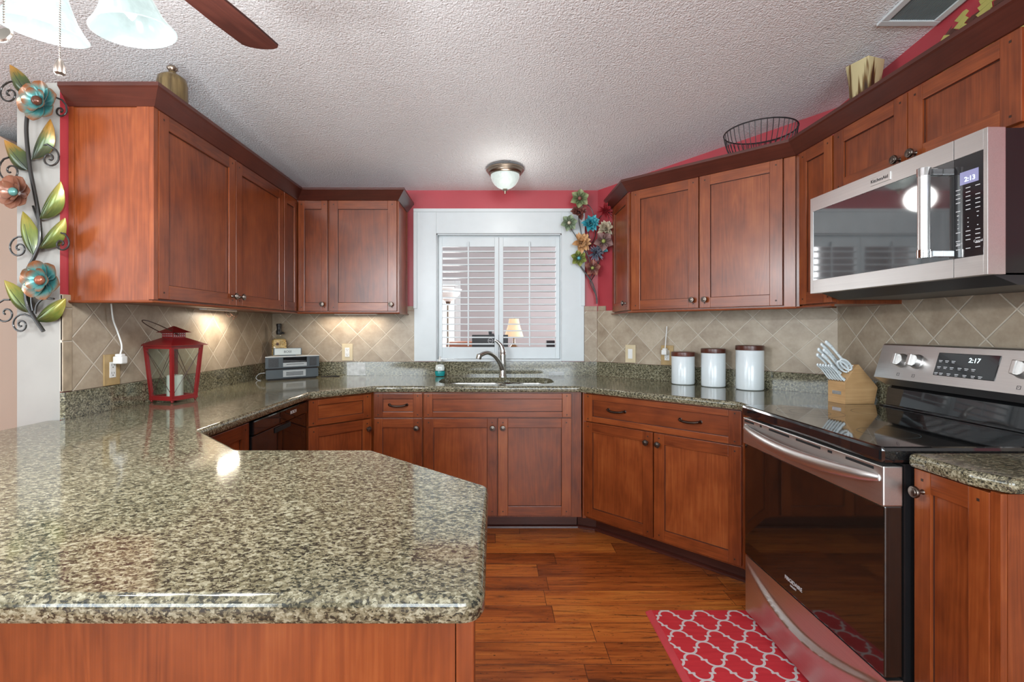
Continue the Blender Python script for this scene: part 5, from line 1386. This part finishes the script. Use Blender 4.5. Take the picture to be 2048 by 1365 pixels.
m = MB(); m.lathe([(0, -0.003), (0.014, -0.003), (0.016, 0), (0.014, 0.003), (0, 0.003)], 18, T(-0.861-HUB.x, 0.852-HUB.y, 1.770-zc) @ Matrix.Rotation(R(70), 4, 'X')); m.build('chain_pull', 'pewter', c)

point('ceiling_fill_light', (HUB.x, HUB.y, 1.96), 6.0, (0.97, 0.985, 1.0), 0.10)  # point fill added at the hub to brighten the ceiling; no bulb here
# ------------------------------------------------------------------ under-cabinet lights
def strip(loc, rot, lb, w_=0.30, pw=3.0):
    o = thing('under_cabinet_light', lb, 'light', loc, rot)
    m = MB(); m.box(-w_/2, w_/2, -0.02, 0.02, 0.002, 0.0095, bev=0.001); m.build('fixture_body', 'white_plastic', o)
    return o
strip((-1.53, 2.70, 1.352), R(90), 'slim white light strip under left wall cabinet')
strip((-0.98, 3.45, 1.352), 0, 'slim white light strip under back wall cabinet')
area('under_cabinet_glow', (-1.52, 2.78, 1.346), (0, 0, R(90)), 0.20, 0.02, 1.5, (1.0, 0.88, 0.72))
area('under_cabinet_glow', (-1.02, 3.44, 1.346), (0, 0, 0), 0.42, 0.03, 1.1, (1.0, 0.86, 0.70))

# ------------------------------------------------------------------ floor mat
RU0, RU1, RV0, RV1 = 0.668, 1.115, 1.36, 2.142
c = thing('kitchen_mat', 'red and white trellis patterned mat on floor before the stove', 'mat', (0.750, 2.062, 0.001))
m = MB(); m.box(RU0-0.750+0.026, RU1-0.750, RV0-2.062, RV1-2.062-0.004, 0.0, 0.012, bev=0.002); m.build('mat_face', 'rug', c)
m = MB(); m.extr([(RU0-0.750, RV0-2.062, 0.0), (RU0-0.750+0.0255, RV0-2.062, 0.0), (RU0-0.750+0.0255, RV0-2.062, 0.0118), (RU0-0.750+0.003, RV0-2.062, 0.003)], (0, RV1-RV0, 0)); m.build('mat_edge', 'rug_edge', c)

# ------------------------------------------------------------------ metal flower wall art, left
YA = 1.775
c = thing('metal_flower_wall_art', 'tall metal vine wall art with teal and copper flowers on left wall end', 'wall art', (-1.70, 1.8095, 1.254))
O = Vector((-1.70, 1.8095, 1.254))
def A(px, py, Y=YA): return P(px, py, Y)-O
stem = [A(x, y) for x, y in ((58, 222), (54, 236), (53, 270), (59.5, 333.6), (70, 389), (78.6, 440), (80, 482), (70, 512), (55, 542), (51, 576), (55, 610), (68, 635), (87, 663))]
m = MB(); m.tube(bez(stem, 5), 0.0065, 9)
for ss in (((66, 412), (72, 430), (78, 445)), ((63, 590), (63, 605), (66, 622)), ((70, 640), (60, 622), (54, 606))): m.tube(bez([A(*q) for q in ss], 4), 0.004, 7)
m.tube([A(78, 440), A(78, 440, 1.806)], 0.004, 6); m.tube([A(53, 570), A(53, 570, 1.806)], 0.004, 6)
m.build('stem', 'vine', c)
for i, (b0, t0, w_, mt) in enumerate((((54, 187), (19, 129), 40, 'p_leaf'), ((64, 319), (100, 238), 44, 'p_leaf'), ((55, 340), (8, 280), 44, 'p_leaf'), ((80, 438), (121, 363), 46, 'p_lime'),
        ((66, 510), (45, 423), 44, 'p_lime'), ((79, 497), (130, 436), 42, 'p_lime'), ((57, 625), (8, 561), 44, 'p_lime'), ((70, 642), (131, 597), 42, 'p_lime'))):
    m = MB(); k = YA/FPX
    m.leaf(A(*b0), A(*t0), w_*k*0.82, (0, -1, 0), bulge=0.008, fold=-0.35, nu=12, th=0.0015, curve=(0.006 if i % 2 else -0.006), shape=lambda t: (math.sin(math.pi*t**0.85)**0.85)*(1 if t < .8 else 1.05))
    m.tube([A(*b0), A(*b0)*0.75+A(*t0)*0.25+Vector((0, -0.006, 0)), A(*b0)*0.3+A(*t0)*0.7+Vector((0, -0.005, 0))], [0.0025, 0.0016, 0.0008], 6)
    m.build('leaf', mt, c)
def flower(center, r_, mt, boss, n_out=6, n_in=5, face=(0, -1, 0), rot=0.0):
    h = thing.__wrapped__ if False else None
    f_ = bpy.data.objects.new('flower', None); COL.objects.link(f_); f_.parent = c
    for ring_, (nn, rr, wd, yo) in enumerate(((n_out, r_, 0.86, 0.0), (n_in, r_*0.62, 0.78, -0.014))):
        for k in range(nn):
            a = rot+2*math.pi*k/nn+ring_*0.4; m = MB()
            m.leaf(center+Vector((0.1*rr*math.cos(a), yo, 0.1*rr*math.sin(a))), center+Vector((rr*math.cos(a), yo-0.010, rr*math.sin(a))), rr*wd, (0, -1, 0), bulge=-0.008*0, fold=0.18, nu=12, th=0.0015,
                   shape=lambda t: (0.22+0.78*math.sin(math.pi*min(t/0.62, 1)*0.5))*(1.0 if t < 0.62 else math.sqrt(max(0.02, 1-((t-0.62)/0.385)**2))), tipup=0.012)
            m.build('petal', mt, f_)
    m = MB(); m.ball(center+Vector((0, yo-0.008, 0)), r_*0.24, 8, sc=(1, 0.8, 1)); m.build('flower_centre', boss, f_)
    return f_
plabel(flower(A(85, 207, 1.755), 0.074, 'p_teal', 'c_brown', rot=0.3), 'teal flower with brown centre')
plabel(flower(A(38, 387, 1.755), 0.063, 'p_copper', 'c_teal', 7, 0+4, rot=0.1), 'copper flower with teal centre')
plabel(flower(A(91, 562, 1.755), 0.074, 'p_teal', 'c_rust', rot=0.8), 'teal flower with rust centre')
def curl(st, ce, d, turns=1.5, lead=None):
    s, q = A(*st), A(*ce)
    pts = spiral(s, q, 0.004, turns, d)
    if lead: pts = [A(*l_) for l_ in lead]+pts
    m = MB(); m.tube(pts, 0.0033, 7); m.build('curled_tendril', 'vine', c)
curl((14, 166), (19, 188), 1, 1.45, [(30, 163), (22, 163)]); curl((134, 222), (121, 222), -1, 1.2, [(112, 195), (124, 200), (132, 210)]); curl((112, 300), (100, 317), -1, 1.5, [(80, 293), (95, 289)])
curl((8, 318), (21, 342), 1, 1.45, [(17, 315)]); curl((28, 478), (38, 497), 1, 1.45, [(44, 474), (36, 474)]); curl((135, 475), (123, 488), -1, 1.3, [(122, 466), (130, 468)])
curl((-2, 606), (12, 627), 1, 1.3, [(20, 600), (8, 600)]); curl((33, 634), (42, 650), 1, 1.5, [(66, 636), (50, 629), (40, 630)])
m = MB(); m.tube(bez([A(*q) for q in ((108, 598), (88, 598), (74, 610), (71, 628))], 4), 0.0036, 7)
m.build('curled_tendril', 'vine', c)

# ------------------------------------------------------------------ flower wall art by the window
c = thing('floral_wall_art', 'branching wall art of mixed coloured fabric flowers right of the window', 'wall art', (0.735, 3.5295, 1.42))
O = Vector((0.735, 3.5295, 1.42)); YB = 3.475
m = MB()
BR = [((1194, 608), (1192, 590), (1182, 562), (1160, 532), (1157, 520)), ((1192, 590), (1180, 565), (1185, 545), (1184, 537)), ((1182, 562), (1196, 535), (1190, 508)),
      ((1184, 545), (1176, 510), (1166, 495), (1140, 455)), ((1177, 515), (1165, 480), (1157, 432)), ((1178, 495), (1191, 470), (1184, 420), (1162, 402)), ((1196, 530), (1204, 505), (1207, 485)),
      ((1180, 490), (1177, 465), (1180, 450)), ((1190, 450), (1200, 435), (1208, 425)), ((1204, 500), (1212, 475), (1210, 462))]
for i, b_ in enumerate(BR):
    yy = 3.475
    m.tube(bez([P(x, y, yy-0.004*i*0)-O for x, y in b_], 4), 0.0055 if i == 0 else 0.0032, 7)
m.tube([P(1193, 598, 3.475)-O, P(1193, 598, 3.527)-O], 0.004, 6); m.tube([P(1184, 545, 3.475)-O, P(1180, 545, 3.527)-O], 0.003, 6)
m.build('stems', 'vine', c)
def fl2(px, py, rpx, mt, style, Y=YB, lab=None, cm='c_rust'):
    cen = P(px, py, Y)-O; r_ = rpx*(1.12 if style in ('star', 'five') else 1.32)*Y/FPX; m = MB()
    if style == 'star':
        for k in range(6):
            a = 2*math.pi*k/6+px; m.leaf(cen+Vector((0.1*r_*math.cos(a), -0.008, 0.1*r_*math.sin(a))), cen+Vector((r_*math.cos(a), -0.014, r_*math.sin(a))), r_*0.78, (0, -1, 0), fold=0.4, nu=6, th=0.001)
    elif style == 'five':
        for k in range(5):
            a = 2*math.pi*k/5+px; m.leaf(cen+Vector((0.1*r_*math.cos(a), -0.008, 0.1*r_*math.sin(a))), cen+Vector((r_*math.cos(a), -0.014, r_*math.sin(a))), r_*0.85, (0, -1, 0), fold=0.4, nu=6, th=0.001)
    else:
        rg = random.Random(int(px*7+py)); nn = 70 if style == 'pom' else 34
        for k in range(nn):
            a = rg.uniform(0, 2*math.pi); e_ = rg.uniform(0.05, 1.45); d = Vector((math.cos(a)*math.cos(e_), -math.sin(e_), math.sin(a)*math.cos(e_)))
            rr = r_*rg.uniform(0.8, 1.05)*(1 if e_ < 0.6 else 0.8); nrm = Vector((0, -1, 0.2)) if e_ < 1 else Vector((math.cos(a), 0.1, math.sin(a)))
            m.leaf(cen+d*0.1*r_+Vector((0, -0.01, 0)), cen+d*rr+Vector((0, -0.01, 0)), r_*(0.16 if style == 'pom' else 0.5), nrm, fold=0.3, nu=4, th=0.0008)
    f_ = m.build('flower', mt, c)
    if lab: plabel(f_, lab)
    if style in ('star', 'five'):
        m = MB(); m.ball(cen+Vector((0, -0.018, 0)), r_*0.2, 6)
        for k in range(8): a = k*0.785; m.tube([cen+Vector((0, -0.016, 0)), cen+Vector((0.33*r_*math.cos(a), -0.026, 0.33*r_*math.sin(a)))], 0.0012, 4)
        m.build('flower_centre', cm, f_)
fl2(1158.6, 398.4, 17.5, 'f_green', 'star', 3.44, 'sage green star flower at the top', 'f_maroon'); fl2(1156.8, 426.8, 14, 'f_maroon', 'ruffle', 3.46, 'maroon ruffled flower')
fl2(1137.5, 447, 15.5, 'f_pale', 'star', 3.46, 'pale green star flower', 'f_cream'); fl2(1179.7, 447.8, 16, 'f_teal', 'ruffle', 3.44, 'turquoise ruffled flower')
fl2(1210, 423, 15, 'f_red', 'pom', 3.44, 'crimson pompom flower'); fl2(1210, 459, 14, 'f_cream', 'ruffle', 3.44, 'cream ruffled flower')
fl2(1162, 487, 17, 'f_peach', 'ruffle', 3.46, 'peach ruffled flower'); fl2(1206, 483.5, 18, 'f_mauve', 'five', 3.40, 'mauve five-petalled flower', 'f_olive')
fl2(1190.6, 506, 15, 'f_slate', 'pom', 3.46, 'slate blue spiky flower'); fl2(1156.8, 517.4, 15, 'f_olive', 'star', 3.46, 'olive green star flower', 'f_teal')
fl2(1184, 537, 15, 'f_rose', 'five', 3.45, 'rose brown flower', 'f_olive')
m = MB(); m.leaf(P(1200, 495, 3.45)-O, P(1216, 503, 3.45)-O, 0.04, (0, -1, 0)); m.leaf(P(1206, 492, 3.45)-O, P(1222, 487, 3.44)-O, 0.03, (0, -1, 0)); plabel(m.build('leaf', 'f_teal', c), 'dark teal leaves')

# ------------------------------------------------------------------ seen through the shutters
c = thing('floor_lamp', 'torchiere floor lamp seen through the left shutter', 'floor lamp', P(896, 658, 5.0)*1.0)
c.location.z = 0.0; bx = c.location.x
m = MB(); m.lathe([(0, 0), (0.13, 0), (0.13, 0.015), (0.02, 0.03), (0.012, 0.05), (0.012, 1.50), (0.022, 1.51), (0.03, 1.54), (0.0, 1.54)], 20); m.build('pole', 'brushbronze', c)
m = MB(); m.lathe([(0.03, 1.535), (0.06, 1.55), (0.115, 1.60), (0.145, 1.66), (0.140, 1.66), (0.108, 1.60), (0.03, 1.54)], 32); m.build('lamp_shade', 'torch', c)
# desk with monitor, lamp, small radio, chair
c = thing('writing_desk', 'dark desk behind the shuttered window', 'desk', (0.2, 4.75, 0))
m = MB(); m.box(-0.75, 0.75, -0.3, 0.3, 0.985, 1.02, 'x', bev=0.003); m.build('desk_top', 'crown', c)
lg = None
for sx, sy in ((-1, -1), (1, -1), (-1, 1), (1, 1)):
    if lg is None: m = MB(); m.box(-0.03, 0.03, -0.03, 0.03, 0, 0.985); lg = m.build('leg', 'crown', c, loc=(sx*0.7, sy*0.25, 0))
    else: copy_part(lg, c, (sx*0.7, sy*0.25, 0))
Ym = 4.62
p0, p1 = P(944, 670, Ym), P(1016, 700, Ym)
c = thing('computer_monitor', 'black computer monitor seen from behind through the shutters', 'monitor', ((p0.x+p1.x)/2, Ym, 1.0205))
hw = (p1.x-p0.x)/2; zt_ = p0.z-1.0205
m = MB(); m.box(-hw, hw, -0.015, 0.015, 0.03, zt_, bev=0.004); m.build('monitor_housing', 'black_plastic', c)
m = MB(); m.box(-0.09, 0.09, -0.06, 0.07, 0, 0.01, bev=0.002); m.box(-0.02, 0.02, 0.016, 0.03, 0.01, 0.10); m.build('stand', 'black_plastic', c)
lx = P(981, 682, Ym).x-c.location.x; lz = P(981, 682, Ym-0.02).z-1.0205
m = MB(); m.tube([(lx+0.024*math.cos(2*math.pi*k/24), -0.0165, lz+0.024*math.sin(2*math.pi*k/24)) for k in range(24)], 0.0016, 5, closed=True); m.build('ring_emblem', 'white_print', c)
text('DELL', 0.017, 'white_print', c, T(lx, -0.0165, lz) @ RX90)
cam_p = P(984, 664, Ym)
m = MB(); m.box(cam_p.x-c.location.x-0.03, cam_p.x-c.location.x+0.02, -0.02, 0.02, zt_, zt_+0.012); m.box(cam_p.x-c.location.x-0.035, cam_p.x-c.location.x+0.0, -0.02, 0.02, zt_+0.012, zt_+0.032, bev=0.006)
tag(m.build('webcam', 'black_plastic', None, loc=c.location), 'small black webcam clipped on the monitor top', 'webcam')
Yl = 4.70
c = thing('table_lamp', 'table lamp with cream bell shade seen through the right shutter', 'table lamp', (P(1028, 650, Yl).x, Yl+0.02, 1.0205))
m = MB(); m.lathe([(0, 0), (0.06, 0), (0.062, 0.01), (0.03, 0.02), (0.02, 0.03), (0.04, 0.05), (0.042, 0.06), (0.02, 0.08), (0.012, 0.10), (0.010, 0.17), (0, 0.17)], 24); m.build('lamp_base', 'brushbronze', c)
zz = lambda py: EYE-(py-CYP)*Yl/FPX-1.0205
m = MB(); m.lathe([(0.095, zz(676)), (0.080, zz(665)), (0.062, zz(654)), (0.052, zz(645)), (0.046, zz(638)), (0.044, zz(638)), (0.058, zz(654)), (0.091, zz(676))], 28, closed=True); m.build('lamp_shade', 'cream', c)
m = MB(); m.lathe([(0, zz(640)), (0.004, zz(640)), (0.004, zz(636)), (0.009, zz(634.5)), (0, zz(632))], 12); m.build('finial', 'chrome', c)
pp = P(1100, 690, 4.6)
c = thing('desk_clock_radio', 'small black clock radio at the right end of the desk', 'clock radio', (pp.x, 4.62, 1.0205))
m = MB(); m.box(-0.035, 0.045, -0.03, 0.03, 0, zz(681), bev=0.004); m.build('case', 'black_plastic', c)
m = MB(); m.lathe([(0, 0), (0.016, 0), (0.016, 0.002), (0, 0.002)], 16, T(0.0, -0.0305, 0.045) @ AXY); m.build('dial', 'radio_silver', c)
c = thing('desk_chair', 'tan leather office chair back beside the monitor', 'chair', (P(925, 690, 5.25).x, 5.25, 0))
m = MB(); m.box(-0.22, 0.20, -0.04, 0.03, 0.62, 1.12, bev=0.035)
for v in m.bm.verts:
    if v.co.z > 1.0: v.co.x *= 0.82
m.build('backrest', 'leather', c)
m = MB(); m.box(-0.24, 0.24, -0.05, 0.42, 0.44, 0.52, bev=0.03); m.build('seat', 'leather', c)
m = MB(); m.tube([(0, 0.2, 0.08), (0, 0.2, 0.44)], 0.025, 10); 
for k in range(5): a = 2*math.pi*k/5; m.tube([(0, 0.2, 0.09), (0.28*math.cos(a), 0.2+0.28*math.sin(a), 0.04)], 0.018, 8); m.ball((0.28*math.cos(a), 0.2+0.28*math.sin(a), 0.025), 0.025, 6)
m.box(-0.03, 0.03, -0.045, 0.0, 0.46, 0.64)
m.build('pedestal', 'black_plastic', c)
# white door in the far room, with added glow to look sunlit
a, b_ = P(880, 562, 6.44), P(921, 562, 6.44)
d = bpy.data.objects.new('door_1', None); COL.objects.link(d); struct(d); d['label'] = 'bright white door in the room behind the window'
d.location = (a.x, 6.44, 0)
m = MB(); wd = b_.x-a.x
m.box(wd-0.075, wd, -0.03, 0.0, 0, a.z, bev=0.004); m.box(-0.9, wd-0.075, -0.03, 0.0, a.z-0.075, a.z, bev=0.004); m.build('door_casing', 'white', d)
m = MB(); m.box(-0.9, wd-0.08, -0.012, -0.002, 0, a.z-0.08); m.build('door_leaf', plain('glowing_white_door', (0.8, 0.8, 0.8), 0.4, emis=(1, 1, 1), es=0.55), d)
